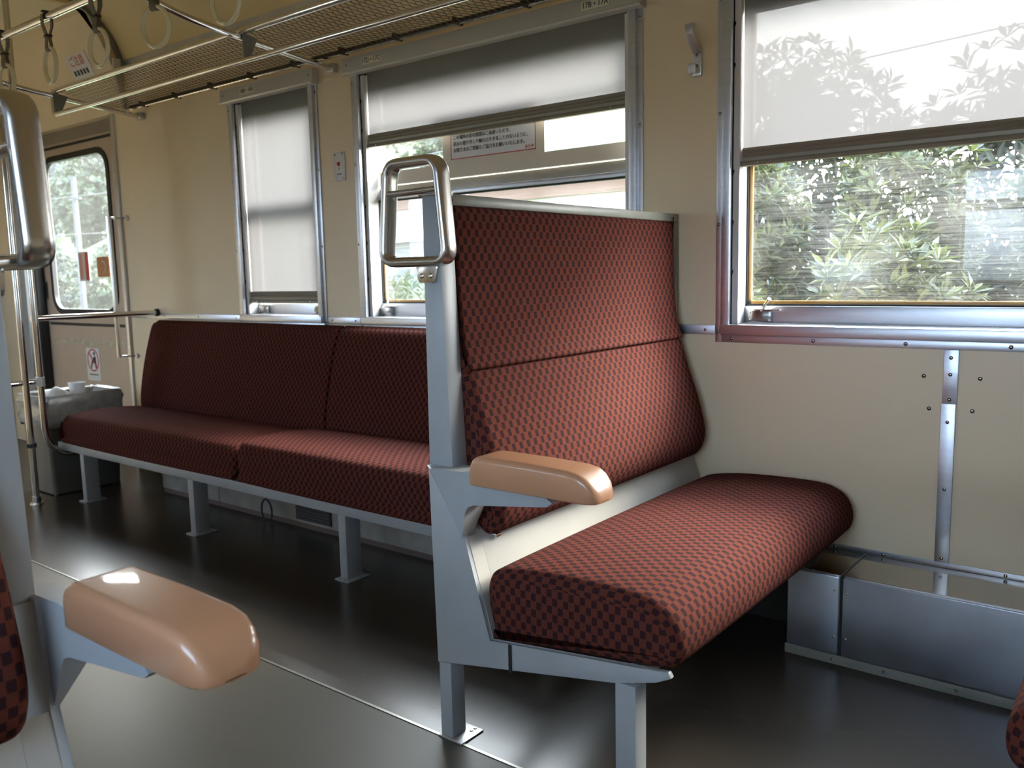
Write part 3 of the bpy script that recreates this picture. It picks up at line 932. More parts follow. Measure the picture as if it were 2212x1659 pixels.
mb.tube([(-4.79 + 0.02, yl + 0.0080, 1.12), (-4.745, yl + 0.0080, 1.11), (-4.73, yl + 0.0080, 1.085), (-4.742, yl + 0.0080, 1.062), (-4.76, yl + 0.0080, 1.05)], 0.004, 6)
part_at(mb.build('pale_mark', M['paper']), s3)

# far end of the door area
o = MB().box(-6.0, -5.965, 1.75, 2.27, 0.37, 0.93, 0.004).build('end_cabinet', M['dark'])
tag(o, 'black cabinet face on the far end wall beyond the door', 'cabinet')
o = MB().box(-6.0, -5.95, 2.20, 2.325, 0.0, 0.36, 0.004).build('corner_panel', M['yellow'])
tag(o, 'stained yellowish corner panel below the black cabinet face', 'panel')
o = MB().tube([(-5.93, 1.7, 1.00), (-5.93, 2.318, 1.00)], 0.013, 10).build('grab_bar', M['chrome'])
tag(o, 'short horizontal chrome bar at the far end wall', 'grab bar')

# ---------------------------------------------------------------- posters above the door
def on_lining(x, s):
    """point on the slanted lining, s metres up from its bend"""
    d = Vector((0, 2.17 - 2.29, 2.317 - 2.056)).normalized()
    return Vector((x, 2.29, 2.056)) + d * s
nrm = Vector((0, -(2.317 - 2.056), -(2.29 - 2.17))).normalized()
po = empty('notice', (-4.58, 2.288, 2.06), 'small white notice with red lettering on the slanted panel above the door', 'notice')
slope = math.atan2(2.29 - 2.17, 2.317 - 2.056)
mb = MB()
vs = [on_lining(-4.68, 0.0), on_lining(-4.47, 0.0), on_lining(-4.47, 0.125), on_lining(-4.68, 0.125)]
mb.loft([[v + nrm * 0.002 for v in vs], [v + nrm * 0.0035 for v in vs]])
part_at(mb.build('sheet', M['paper']), po)
o = text('notice_text', 'ご注意', 0.052, M['red'], po, (0, 0, 0), (pi / 2 + slope, 0, 0)); o.location = on_lining(-4.58, 0.088) + nrm * 0.0045 - po.location
mb = MB()
for k in range(5):
    a = -4.655 + k * 0.032
    q = [on_lining(a, 0.022), on_lining(a + 0.02, 0.022), on_lining(a + 0.02, 0.048), on_lining(a, 0.048)]
    mb.loft([[v + nrm * 0.0036 for v in q], [v + nrm * 0.0042 for v in q]])
part_at(mb.build('small_print', M['ink']), po)

# ---------------------------------------------------------------- fittings on the window wall
h = empty('wall_button', (-2.674, YW, 1.44), 'small white wall plate with a red button between the two left windows', 'switch')
part_at(MB().box(-2.706, -2.642, YW - 0.006, YW, 1.380, 1.494, 0.002).build('plate', M['white']), h)
part_at(MB().dome((-2.676, YW - 0.006, 1.447), (0, -1, 0), 0.0085, 0.008, 14).build('button', M['redsticker']), h)
part_at(MB().box(-2.679, -2.672, YW - 0.008, YW - 0.006, 1.423, 1.434, 0.001).build('yellow_mark', M['yellow']), h)
part_at(MB().box(-2.687, -2.662, YW - 0.0066, YW - 0.006, 1.405, 1.409).build('caption', M['ink']), h)
for x, z in ((-2.698, 1.484), (-2.652, 1.486), (-2.697, 1.390), (-2.652, 1.391)):
    part_at(MB().dome((x, YW - 0.006, z), (0, -1, 0), 0.0038, seg=8).build('screw', M['screw']), h)

h = empty('coat_hook', (-1.130, YW, 1.58), 'double metal coat hook on the wall beside the large window', 'coat hook')
part_at(MB().box(-1.143, -1.117, YW - 0.008, YW, 1.547, 1.622, 0.002).build('base', M['alum']), h)
mb = MB()
mb.prism([(YW - 0.006, 1.618), (YW - 0.012, 1.608), (YW - 0.060, 1.652), (YW - 0.060, 1.680), (YW - 0.052, 1.682), (YW - 0.050, 1.660)], 'x', -1.142, -1.118, 0.0015)
part_at(mb.build('upper_hook', M['alumdull'], smooth=25), h)
mb = MB()
mb.prism([(YW - 0.006, 1.556), (YW - 0.040, 1.548), (YW - 0.044, 1.575), (YW - 0.036, 1.577), (YW - 0.034, 1.560), (YW - 0.006, 1.566)], 'x', -1.141, -1.119, 0.0015)
part_at(mb.build('lower_hook', M['alumdull'], smooth=25), h)
for z in (1.575, 1.604):
    part_at(MB().dome((-1.130, YW - 0.008, z), (0, -1, 0), 0.0042, seg=8).build('screw', M['screw']), h)

# ---------------------------------------------------------------- heater ducts
struct(MB().box(-1.258, -0.772, YW - 0.03, YW, 0.0, 0.235), 'trim_41', M['dark'])  # added dark panel, painted shade on the wall under the seat
dct = empty('heater_duct', (-0.7, 2.22, 0.0), 'low stainless heater duct along the wall foot right of the seat', 'heater duct')
for i, (a, b) in enumerate(((-0.767, -0.6325), (-0.6275, 1.74))):
    o = part_at(MB().box(a, b, 2.120, YW - 0.001, 0.018, 0.2300, 0.006, 3).build('duct_panel', M['duct']), dct)
    for (x, z) in (((b - 0.012) if i == 0 else (a + 0.012), 0.19), ((b - 0.012) if i == 0 else (a + 0.012), 0.07)):
        MB().dome((x, 2.120, z), (0, -1, 0), 0.0035, seg=8).build('screw', M['chrome'], o)
    MB().box(a + 0.001, b - 0.001, 2.128, YW - 0.002, 0.2297, 0.2312).build('top_plate', M['ducttop'], o)
part_at(MB().box(-0.6325, -0.6275, 2.124, YW - 0.003, 0.018, 0.2285).build('joint_seal', M['dark']), dct)
o = part_at(MB().box(-0.767, 1.74, 2.112, 2.119, 0.0, 0.024, 0.001).build('kick_strip', M['cap']), dct)
for x in (-0.645, -0.52, -0.36, -0.2):
    MB().dome((x, 2.112, 0.013), (0, -1, 0), 0.004, seg=8).build('screw', M['screw'], o)

struct(MB().box(-4.39, -3.80, YW - 0.02, YW, 0.0, 0.25), 'trim_40', M['dark'])  # dark sheet standing in for the shade on the wall below the bench end
ht = empty('heater_cover', (-2.5, 2.2, 0.0), 'stained grey heater cover under the long bench', 'heater cover')
o = part_at(MB().box(-3.79, -3.322, 2.105, YW - 0.001, 0.022, 0.21, 0.003).build('cover_panel', M['heater']), ht)
o = part_at(MB().box(-3.318, -1.26, 2.105, YW - 0.001, 0.022, 0.21, 0.003).build('cover_panel', M['heater']), ht)
part_at(MB().box(-3.79, -1.26, 2.110, YW - 0.001, 0.0, 0.022).build('base_strip', pbr('dark_base_strip', (0.12, 0.08, 0.07), 0.6)), ht)
part_at(MB().box(-2.775, -2.560, 2.100, 2.1045, 0.035, 0.135).build('vent', M['dark']), ht)
mb = MB()
for k in range(8): mb.box(-2.77, -2.565, 2.096, 2.0995, 0.040 + k * 0.012, 0.045 + k * 0.012)
part_at(mb.build('louvre', pbr('dark_louvre', (0.05, 0.045, 0.045), 0.5)), ht)
o = MB().tube(catmull_path := [Vector((-2.93 + 0.030 * cos(t), 2.075 - 0.006 * sin(t * 0.5), 0.052 + 0.046 * sin(t))) for t in [radians(-60 + 300 * k / 20) for k in range(21)]], 0.004, 6).build('cable_loop', M['dark'])
tag(o, 'short black cable loop standing on the floor beside the heater cover', 'cable')

# ================================================================ box seat
def sup(u, w, e=3.0, n=16):
    out = []
    for k in range(n):
        t = 2 * pi * k / n; c, s = cos(t), sin(t)
        out.append((u * math.copysign(abs(c) ** (2 / e), c), w * math.copysign(abs(s) ** (2 / e), s)))
    return out

def make_box_seat(po=-0.005, ho=-0.013, px=0.0, bk=0.030):
    """modelled at its place by the window: aisle side y=1.275, wall side y=2.31; root at (-1.2, 1.275, 0)"""
    R = empty('box_seat', (-1.20, 1.275, 0.0))
    def P(o): return part_at(o, R)
    Ya = 1.275
    # upright post, tapering up
    mb = MB()
    mb.prism([(-1.230, 0.600), (-1.226, 1.162), (-1.187, 1.158), (-1.164, 0.600)], 'y', Ya + 0.004, Ya + 0.050, 0.0025)
    post = P(mb.build('post', M['grey']))
    # side panel with sloping bottom rail
    sp_ = [(-1.230, 0.607), (-1.150, 0.607), (-1.136, 0.462), (-1.104, 0.362), (-1.074, 0.255), (-0.717, 0.296), (-0.668, 0.302), (-0.662, 0.292), (-0.692, 0.277), (-0.776, 0.252), (-1.221, 0.170)]
    mb = MB(); mb.prism(sp_, 'y', Ya, Ya + 0.012, 0.0018)
    P(mb.build('side_panel', M['grey']))
    # arm bracket: faceted casting
    fy = Ya - 0.030
    front = [(-1.232, Ya - 0.001, 0.604), (-1.197, fy, 0.606), (-1.100, fy, 0.611), (-0.905, fy, 0.588), (-0.893, fy + 0.004, 0.578), (-0.903, fy, 0.570), (-1.082, fy, 0.546), (-1.096, fy, 0.540), (-1.104, fy, 0.528), (-1.139, Ya - 0.001, 0.462)]
    back = [(x, Ya + bk, z) for x, y, z in front]
    mb = MB()
    F = [mb.bm.verts.new(p) for p in front]; B = [mb.bm.verts.new(p) for p in back]
    n = len(F)
    mb.bm.faces.new((F[0], F[1], F[9])); mb.bm.faces.new(F[1:])
    mb.bm.faces.new(B[::-1])
    for i in range(n): mb.bm.faces.new((F[i], B[i], B[(i + 1) % n], F[(i + 1) % n]))
    P(mb.build('arm_bracket', M['grey'], smooth=12))
    # arm pad
    secs = []
    yc = Ya + po
    for dx, hw, zt in ((0.0, 0.036, 0.603), (0.0015, 0.0395, 0.616), (0.005, 0.042, 0.628), (0.010, 0.0432, 0.6355), (0.018, 0.0438, 0.6405), (0.030, 0.044, 0.6425),
                       (0.15, 0.044, 0.6425), (0.235, 0.044, 0.640), (0.258, 0.0432, 0.636), (0.273, 0.041, 0.628), (0.284, 0.037, 0.617), (0.2905, 0.031, 0.606), (0.2935, 0.022, 0.596), (0.2945, 0.012, 0.590)):
        z0 = 0.5835; r = min(0.0125, (zt - z0) * 0.75, hw * 0.8)
        ring = [(-hw + 0.003, z0), (-hw, z0 + 0.003)]
        for k in range(9):
            t = pi - k / 8 * pi / 2
            ring.append((-hw + r + r * cos(t), zt - r + r * sin(t)))
        for k in range(9):
            t = pi / 2 - k / 8 * pi / 2
            ring.append((hw - r + r * cos(t), zt - r + r * sin(t)))
        ring += [(hw, z0 + 0.003), (hw - 0.003, z0)]
        secs.append([(-1.078 + px + dx * 0.98, yc + y, z + 0.0085) for y, z in ring])
    o = P(MB().loft(secs).build('armrest_pad', M['arm'], smooth=50)); o['label'] = 'glossy tan armrest pad'
    # grab handle on the corner
    pts = fillet([(-1.316, Ya + ho, 1.028), (-1.139, Ya + ho, 1.028), (-1.158, Ya + ho, 1.226), (-1.296, Ya + ho, 1.226)], 0.030, 6, True)
    mb = MB(); mb.sweep(pts, (0, 1, 0), sup(0.0105, 0.020, 2.6), closed=True)
    mb.sweep([(-1.304, Ya + ho, 1.166), (-1.24, Ya + ho, 1.167), (-1.152, Ya + ho, 1.168)], (0, 1, 0), sup(0.007, 0.016, 2.4))
    hd = P(mb.build('grab_handle', M['handle'], smooth=60))
    MB().prism(fillet2([(-1.243, 1.022), (-1.185, 1.022), (-1.190, 0.985), (-1.236, 0.985)], 0.008), 'y', Ya - 0.004, Ya + 0.004, 0.001).build('bracket', M['handle'], hd)
    for x in (-1.226, -1.201):
        MB().dome((x, Ya - 0.004, 0.999), (0, -1, 0), 0.0055, seg=10).build('screw', M['chrome'], hd)
    MB().box(-1.236, -1.180, Ya + 0.002, Ya + 0.050, 1.1585, 1.170, 0.003).build('cap_bracket', M['handle'], hd)
    # back shell and its trim
    mb = MB()
    mb.prism([(-1.197, 1.140), (-1.195, 0.800), (-1.176, 0.520), (-1.136, 0.462), (-1.104, 0.362), (-1.076, 0.262), (-1.096, 0.250), (-1.125, 0.350), (-1.160, 0.440), (-1.225, 0.520), (-1.228, 1.140)], 'y', Ya + 0.0505, 2.318, 0.001)
    mb.prism([(-1.136, 0.462), (-1.104, 0.362), (-1.076, 0.262), (-1.096, 0.250), (-1.125, 0.350), (-1.160, 0.440)], 'y', Ya + 0.0122, Ya + 0.0505)
    o = P(mb.build('back_panel', M['greypanel'])); o['label'] = 'pale grey back panel showing under the cushion'
    mb = MB()
    mb.box(-1.231, -1.186, Ya + 0.0505, 2.322, 1.1405, 1.164, 0.003)
    mb.box(-1.231, -1.186, 2.292, 2.322, 0.50, 1.1405, 0.003)
    P(mb.build('edge_trim', M['cap']))
    # cushions
    up = [(-1.198, 1.130), (-1.189, 1.138), (-1.182, 1.120), (-1.178, 1.03), (-1.174, 0.93), (-1.166, 0.86), (-1.153, 0.818), (-1.150, 0.808), (-1.158, 0.802), (-1.198, 0.803)]
    o = P(cushion('back_cushion', up, 'y', Ya + 0.052, 2.288, 0.012, 0.014, None)); o['label'] = 'flat upper half of the back cushion'
    lo = [(-1.196, 0.799), (-1.160, 0.799), (-1.150, 0.782), (-1.128, 0.715), (-1.098, 0.635), (-1.076, 0.550), (-1.078, 0.502), (-1.098, 0.466), (-1.130, 0.457), (-1.165, 0.50), (-1.194, 0.60)]
    o = P(cushion('back_cushion', lo, 'y', Ya + 0.051, 2.300, 0.022, 0.03, None)); o['label'] = 'bulging lower half of the back cushion'
    se = [(-1.092, 0.335), (-1.090, 0.375), (-1.066, 0.402), (-0.98, 0.419), (-0.85, 0.426), (-0.745, 0.425), (-0.700, 0.415), (-0.668, 0.392), (-0.652, 0.352), (-0.660, 0.310), (-0.70, 0.292), (-0.86, 0.274), (-1.062, 0.252), (-1.080, 0.28)]
    P(cushion('seat_cushion', se, 'y', Ya + 0.010, 2.305, 0.026, 0.028, None, crown=0.003))
    # seat frame, front rail and legs
    P(MB().box(-0.775, -0.745, Ya + 0.013, 2.30, 0.245, 0.270, 0.002).build('front_rail', M['grey']))
    P(MB().box(-1.20, -1.17, Ya + 0.013, 2.09, 0.190, 0.225, 0.002).build('rear_rail', M['grey']))
    for (xa, xb, zt, ya, yb) in ((-1.2205, -1.1865, 0.176, Ya + 0.003, Ya + 0.046), (-0.7775, -0.7345, 0.254, Ya + 0.002, Ya + 0.042), (-1.2205, -1.1865, 0.195, 2.04, 2.08)):
        lg = P(MB().box(xa, xb, ya, yb, 0.004, zt, 0.002).build('leg', M['grey']))
        fp = MB().box(xa - 0.004, xb + 0.030, ya - 0.006, yb + 0.024, 0.0, 0.004, 0.001).build('foot_plate', M['alumdull'], lg)
        for dx, dy in ((0.012, 0.012), (0.012, -0.0)):
            MB().dome((xb + dx, yb + dy + 0.004, 0.004), (0, 0, 1), 0.004, seg=8).build('bolt', M['screw'], lg)
    mb = MB()
    mb.sweep([(-1.020, Ya - 0.0015, 0.262), (-1.020, Ya - 0.0015, 0.205), (-1.018, Ya + 0.020, 0.203)], (1, 0, 0), [(-0.0012, -0.0035), (0.0012, -0.0035), (0.0012, 0.0035), (-0.0012, 0.0035)])
    P(mb.build('cable_tie', M['dark']))
    P(MB().box(-1.142, -1.118, Ya + 0.085, Ya + 0.092 + 0.01, 0.444, 0.452, 0.002).build('cushion_clip', M['chrome']))
    return R

def fillet2(pts, r, n=4):
    return [(v.x, v.y) for v in fillet([(p[0], p[1], 0) for p in pts], r, n, True)]

seat = make_box_seat()
tag(seat, 'high-backed rust checked train seat in the middle of the view beside the aisle', 'train seat', 'high-backed box seats')
s_b = make_box_seat(-0.026, -0.028, 0.012, 0.006)
s_b.location = (-1.20 + 0.035, 0.450, 0.0); s_b.scale = (1, -1, 1)
tag(s_b, 'nearest train seat, cut by the left edge, tan armrest in the foreground', 'train seat', 'high-backed box seats')
s_c = copy_tree(seat)
s_c.location = (0.39, 1.275, 0.0); s_c.scale = (-1, 1, 1)
tag(s_c, 'facing train seat showing only its cushion front at the bottom right edge', 'train seat', 'high-backed box seats')

# ================================================================ long bench
B = empty('long_bench', (-2.7, 1.9, 0.0), 'long sideways bench seat with dark rust checked cushions along the window wall', 'bench seat')
def PB(o): return part_at(o, B)
PB(MB().box(-4.12, -1.262, 1.785, 1.815, 0.228, 0.264, 0.003).build('front_rail', M['grey']))
PB(MB().box(-4.12, -4.095, 1.815, 2.25, 0.228, 0.264, 0.002).build('end_rail', M['grey']))
PB(MB().box(-4.12, -1.262, 2.19, 2.22, 0.228, 0.264, 0.002).build('rear_rail', M['grey']))
def bprof(dz): return [(1.800, 0.266), (1.784, 0.30), (1.780, 0.35 + dz * .5), (1.792, 0.382 + dz), (1.825, 0.401 + dz), (1.95, 0.410 + dz), (2.10, 0.402 + dz), (2.175, 0.385 + dz), (2.185, 0.32), (2.17, 0.266)]
o = PB(cushion('seat_cushion', bprof(-0.004), 'x', -4.116, -2.700, 0.09, 0.022, None, crown=0.004)); o['label'] = 'left seat cushion, slightly sunken'
o = PB(cushion('seat_cushion', bprof(0.012), 'x', -2.690, -1.262, 0.022, 0.02, None, crown=0.004)); o['label'] = 'right seat cushion, lit by the window'
bp_ = [(2.190, 0.345), (2.172, 0.40), (2.180, 0.48), (2.205, 0.60), (2.236, 0.71), (2.260, 0.780), (2.282, 0.797), (2.312, 0.790), (2.312, 0.60), (2.300, 0.36)]
PB(cushion('back_cushion', bp_, 'x', -4.080, -2.662, 0.03, 0.012, None))
PB(cushion('back_cushion', bp_, 'x', -2.656, -1.262, 0.012, 0.02, None))
for x in (-3.925, -3.035, -2.140, -1.32):
    lg = PB(MB().box(x - 0.018, x + 0.018, 1.800, 1.865, 0.005, 0.229, 0.0025).build('leg', M['grey']))
    MB().box(x - 0.030, x + 0.034, 1.785, 1.885, 0.0, 0.005, 0.001).build('foot_plate', M['grey'], lg)

# ================================================================ poles at the door
pA = empty('pole', (-4.084, 1.655, 0.0), 'full-height chrome pole standing on the floor at the bench end', 'pole')
part_at(MB().tube([(-4.084, 1.655, 0.02), (-4.084, 1.655, 2.325)], 0.0145, 14).build('tube', M['chrome']), pA)
part_at(MB().tube([(-4.084, 1.655, 0.0), (-4.084, 1.655, 0.006), (-4.084, 1.655, 0.0065), (-4.084, 1.655, 0.035)], [0.030, 0.028, 0.019, 0.019], 16).build('foot_flange', M['chrome']), pA)
part_at(MB().tube([(-4.084, 1.655, 0.262), (-4.084, 1.655, 0.280)], 0.021, 12).build('collar', M['dark']), pA)
bR = empty('bench_end_rail', (-4.10, 1.72, 0.0), 'bent chrome end rail curving under the left end of the bench', 'rail')
path = fillet([(-4.090, 1.720, 2.325), (-4.090, 1.722, 0.210), (-4.07, 2.10, 0.200)], 0.13, 10)
part_at(MB().tube(path, 0.0145, 14).build('tube', M['chrome']), bR)
mb = MB(); mb.tube([(-4.113, 1.600, 0.556), (-4.113, 1.705, 0.556)], 0.0125, 12)
part_at(mb.build('link_bar', M['chrome']), bR)
part_at(MB().tube([(-4.090, 1.72, 0.535), (-4.090, 1.72, 0.578)], 0.019, 12).build('clamp', M['alumdull']), bR)
hR = empty('horizontal_rail', (-4.10, 2.33, 0.84), 'horizontal chrome arm rail from the end pole to the wall above the bench', 'rail')
part_at(MB().tube([(-4.130, 1.722, 0.842), (-4.114, 2.328, 0.842)], 0.0135, 14).build('tube', M['chrome']), hR)
part_at(MB().tube([(-4.112, 2.316, 0.842), (-4.112, 2.33, 0.842)], 0.019, 14).build('wall_flange', M['dark']), hR)
gB = empty('grab_bar', (-4.39, 2.27, 0.6), 'vertical chrome grab bar beside the side door window', 'grab bar')
part_at(MB().tube([(-4.405, 2.262, 0.605), (-4.405, 2.262, 1.338)], 0.0125, 12).build('tube', M['chrome']), gB)
for z in (0.612, 1.330):
    part_at(MB().tube([(-4.405, 2.262, z), (-4.345, 2.318, z), (-4.34, 2.328, z)], 0.005, 8).build('standoff', M['chrome']), gB)
    part_at(MB().tube([(-4.34, 2.315, z), (-4.34, 2.33, z)], 0.014, 12).build('wall_button', M['alumdull']), gB)

# ================================================================ litter bin
TB = empty('litter_bin', (-4.28, 1.95, 0.0), 'tall grey litter bin lined with a crinkled plastic bag at the end of the bench', 'litter bin')
def rr(x0, x1, y0, y1, r, z, n=5, jit=0.0):
    pts = []
    for cx_, cy_, a in ((x1 - r, y1 - r, 0), (x0 + r, y1 - r, 90), (x0 + r, y0 + r, 180), (x1 - r, y0 + r, 270)):
        for k in range(n + 1):
            t = radians(a + 90 * k / n)
            pts.append((cx_ + (r + random.uniform(-jit, jit)) * cos(t), cy_ + (r + random.uniform(-jit, jit)) * sin(t), z + random.uniform(-jit, jit)))
    return pts
mb = MB()
mb.loft([rr(-4.40, -4.150, 1.765, 2.09, 0.02, 0.006), rr(-4.415, -4.143, 1.755, 2.11, 0.02, 0.43), rr(-4.420, -4.138, 1.750, 2.118, 0.02, 0.46), rr(-4.410, -4.148, 1.760, 2.108, 0.02, 0.46), rr(-4.395, -4.158, 1.775, 2.08, 0.02, 0.02)])
part_at(mb.build('bin_body', M['bin']), TB)
for x, y in ((-4.39, 1.775), (-4.16, 1.775), (-4.39, 2.08), (-4.16, 2.08)):
    part_at(MB().box(x - 0.006, x + 0.006, y - 0.006, y + 0.006, 0.0, 0.006).build('foot', M['bin']), TB)
random.seed(11)
mb = MB()
mb.loft([rr(-4.425, -4.133, 1.745, 2.123, 0.02, 0.33, 9, 0.006), rr(-4.432, -4.126, 1.737, 2.130, 0.03, 0.37, 9, 0.007), rr(-4.426, -4.132, 1.742, 2.125, 0.03, 0.41, 9, 0.006), rr(-4.432, -4.125, 1.735, 2.132, 0.03, 0.45, 9, 0.006),
         rr(-4.424, -4.133, 1.745, 2.122, 0.03, 0.476, 9, 0.004), rr(-4.402, -4.154, 1.768, 2.10, 0.03, 0.470, 9, 0.005), rr(-4.39, -4.165, 1.78, 2.07, 0.03, 0.42, 9, 0.008), rr(-4.36, -4.19, 1.82, 2.04, 0.03, 0.36, 9, 0.01)])
o = part_at(mb.build('bag_liner', M['bag']), TB); o['label'] = 'crinkled clear plastic bag turned over the rim'
def lump(name, c, r, mat, label, cat, sq=(1, 1, 1)):
    bm = bmesh.new(); bmesh.ops.create_icosphere(bm, subdivisions=3, radius=1)
    for v in bm.verts:
        d = 1 + 0.12 * sin(5 * v.co.x + 1) * cos(6 * v.co.y) + 0.1 * sin(7 * v.co.z + v.co.x * 3) + random.uniform(-0.04, 0.04)
        v.co = Vector((c[0] + v.co.x * r * sq[0] * d, c[1] + v.co.y * r * sq[1] * d, c[2] + v.co.z * r * sq[2] * d))
    me = bpy.data.meshes.new(name); bm.to_mesh(me); bm.free(); me.materials.append(mat)
    o = bpy.data.objects.new(name, me); COL.objects.link(o)
    me.polygons.foreach_set('use_smooth', [True] * len(me.polygons))
    return tag(o, label, cat)
lump('crumpled_paper', (-4.26, 1.86, 0.458), 0.047, M['tissue'], 'crumpled white paper lying in the litter bin, the lower rounded lump', 'litter', (1, 1.2, 0.9))
mb = MB(); mb.loft([[(-4.27 + r * cos(2 * pi * k / 20), 1.965 + r * sin(2 * pi * k / 20), z) for k in range(20)] for r, z in ((0.026, 0.39), (0.034, 0.47), (0.040, 0.515), (0.036, 0.515), (0.030, 0.47), (0.022, 0.40))])
o = mb.build('paper_cup', M['tissue']); tag(o, 'white paper cup sticking up out of the litter bin', 'cup')

# ================================================================ luggage rack
RK = empty('luggage_rack', (-2.68, 2.1, 1.84), 'overhead luggage rack of chrome rails and wire netting above the windows', 'luggage rack')
def PR(o): return part_at(o, RK)
XR0, XR1 = -4.12, 1.6
UR, LR = (1.905, 1.868), (1.900, 1.765)
o = PR(MB().tube([(XR0, UR[0], UR[1]), (XR1, UR[0], UR[1])], 0.0125, 14).build('front_rail', M['chrome']))
o = PR(MB().tube(fillet([(XR0 + 0.001, LR[0], UR[1] - 0.02), (XR0 + 0.001, LR[0], LR[1]), (XR1, LR[0], LR[1])], 0.02, 5), 0.0095, 12).build('lower_rail', M['chrome']))
PR(MB().tube([(XR0, 2.272, 1.842), (XR1, 2.272, 1.842)], 0.008, 10).build('back_rail', M['chrome']))
PR(MB().box(XR0 + 0.03, XR1, 2.245, 2.256, 1.835, 1.845).build('net_bar', M['net']))
for x in (-4.12, -2.68, -1.245, 0.19):
    pth = catmull([(2.318, 1.826), (2.10, 1.848), (1.905, 1.866), (1.74, 1.884), (1.63, 1.905), (1.55, 1.926), (1.497, 1.936)], 5, closed=False)
    ar = PR(MB().tube([(x, y, z - 0.018) for y, z in pth], 0.0115, 12).build('arm', M['chrome']))
    MB().prism([(1.900, 1.862), (1.962, 1.850), (1.930, 1.784), (1.902, 1.768)], 'x', x + 0.014, x + 0.018).build('hanger_plate', M['cap'], ar)
    MB().box(x - 0.02, x + 0.02, 2.302, YW, 1.795, 1.829, 0.003).build('wall_bracket', M['alumdull'], ar)
x = XR0 + 0.13
while x < XR1:
    if min(abs(x - q) for q in (-4.12, -2.68, -1.245, 0.19)) > 0.04:
        PR(MB().box(x - 0.006, x + 0.006, 2.243, 2.288, 1.833, 1.856, 0.002).build('clip', M['net']))
    x += 0.2875
# netting: woven diamond wire, one piece per bay
def netting(xa, xb):
    mb = MB(); p = 0.026; ny = 13
    y0, y1 = 1.918, 2.254; z0, z1 = 1.866, 1.832
    nx = int((xb - xa) / p)
    def pt(i, j):
        f = j / ny
        return Vector((xa + (i + 0.5 * (j % 2)) * p, y0 + (y1 - y0) * f, z0 + (z1 - z0) * f - 0.012 * sin(pi * f)))
    for i in range(nx):
        for j in range(ny):
            a = pt(i, j)
            for di in ((0, -1) if j % 2 == 0 else (0, 1)):
                if i + di < 0 or i + di > nx: continue
                b = pt(i + di, j + 1)
                mid = (a + b) / 2 + Vector(((b.x - a.x) * 0.28, -0.0025, 0.001))
                mb.tube([a, mid, b], 0.0011, 3, cap=False)
    return mb.build('netting', M['net'], smooth=0)
for xa, xb in ((-4.105, -2.695), (-2.665, -1.26), (-1.23, 0.175)):
    PR(netting(xa, xb))

# strap rail with hand straps
SR = MB().tube([(-5.9, 1.495, 1.936), (1.6, 1.495, 1.936)], 0.0135, 14).build('strap_rail', M['chrome'])
tag(SR, 'long chrome rail near the ceiling carrying the hand straps', 'rail')
def make_strap():
    R = empty('hand_strap', (0, 1.495, 1.936))
    mb = MB()
    # two runs of band looped over the rail, meeting at the ring
    for s in (1, -1):
        path = [(0, 1.495, 1.936 + 0.0165)] + [(0, 1.495 + s * 0.0165 * sin(t), 1.936 + 0.0165 * cos(t)) for t in (0.5, 1.0, 1.57)] + [(0, 1.495 + s * 0.0150, 1.905), (0, 1.495 + s * 0.007, 1.880), (0, 1.495 + s * 0.0055, 1.860), (0, 1.495 + s * 0.0085, 1.842), (0, 1.495 + s * 0.0085, 1.828), (0, 1.495 + s * 0.005, 1.822), (0, 1.495, 1.8205)]
        mb.sweep(path, (1, 0, 0), [(-0.0014, -0.0125), (0.0014, -0.0125), (0.0014, 0.0125), (-0.0014, 0.0125)])
    o = mb.build('strap', M['strap'], smooth=40); part_at(o, R)
    mb = MB(); mb.box(-0.013, 0.013, 1.484, 1.506, 1.868, 1.876, 0.001)
    part_at(mb.build('buckle', M['net']), R)
    mb = MB()
    mb.tube([(0.055 * cos(t), 1.495, 1.773 + 0.0585 * sin(t)) for t in [2 * pi * k / 40 for k in range(40)]], 0.0074, 10, closed=True)
    rg = mb.build('ring', M['ring'], smooth=60); part_at(rg, R)
    rg['label'] = 'ivory plastic ring'
    part_at(MB().box(-0.011, 0.011, 1.480, 1.510, 1.9535, 1.957, 0.001).build('rail_clip', M['net']), R)
    return R
strap0 = make_strap()
lab = ['lowest-hanging ivory hand strap at the left, partly behind the foreground handle', 'second ivory hand strap from the left, against the panel over the door',
       'third ivory hand strap from the left, beside the small red-lettered notice', 'fourth ivory hand strap from the left, against the curved ceiling', 'rightmost ivory hand strap, cut off by the top edge of the view']
for i, (x, rz) in enumerate(((-3.60, 0.06), (-3.235, -0.10), (-2.885, 0.04), (-2.53, 0.22), (-2.165, 0.12))):
    s_ = strap0 if i == 0 else copy_tree(strap0)
    s_.location = (x, 1.495, 1.936)
    s_.rotation_euler = (0, 0, rz)
    tag(s_, lab[i], 'hand strap', 'hand straps on the ceiling rail')

# little bracket at the foot of the bulkhead arc
o = MB().box(XB + 0.02, XB + 0.035, 2.262, 2.300, 2.02, 2.10, 0.003).build('ceiling_bracket', M['header'])
tag(o, 'small pale bracket at the foot of the ceiling arch', 'bracket')

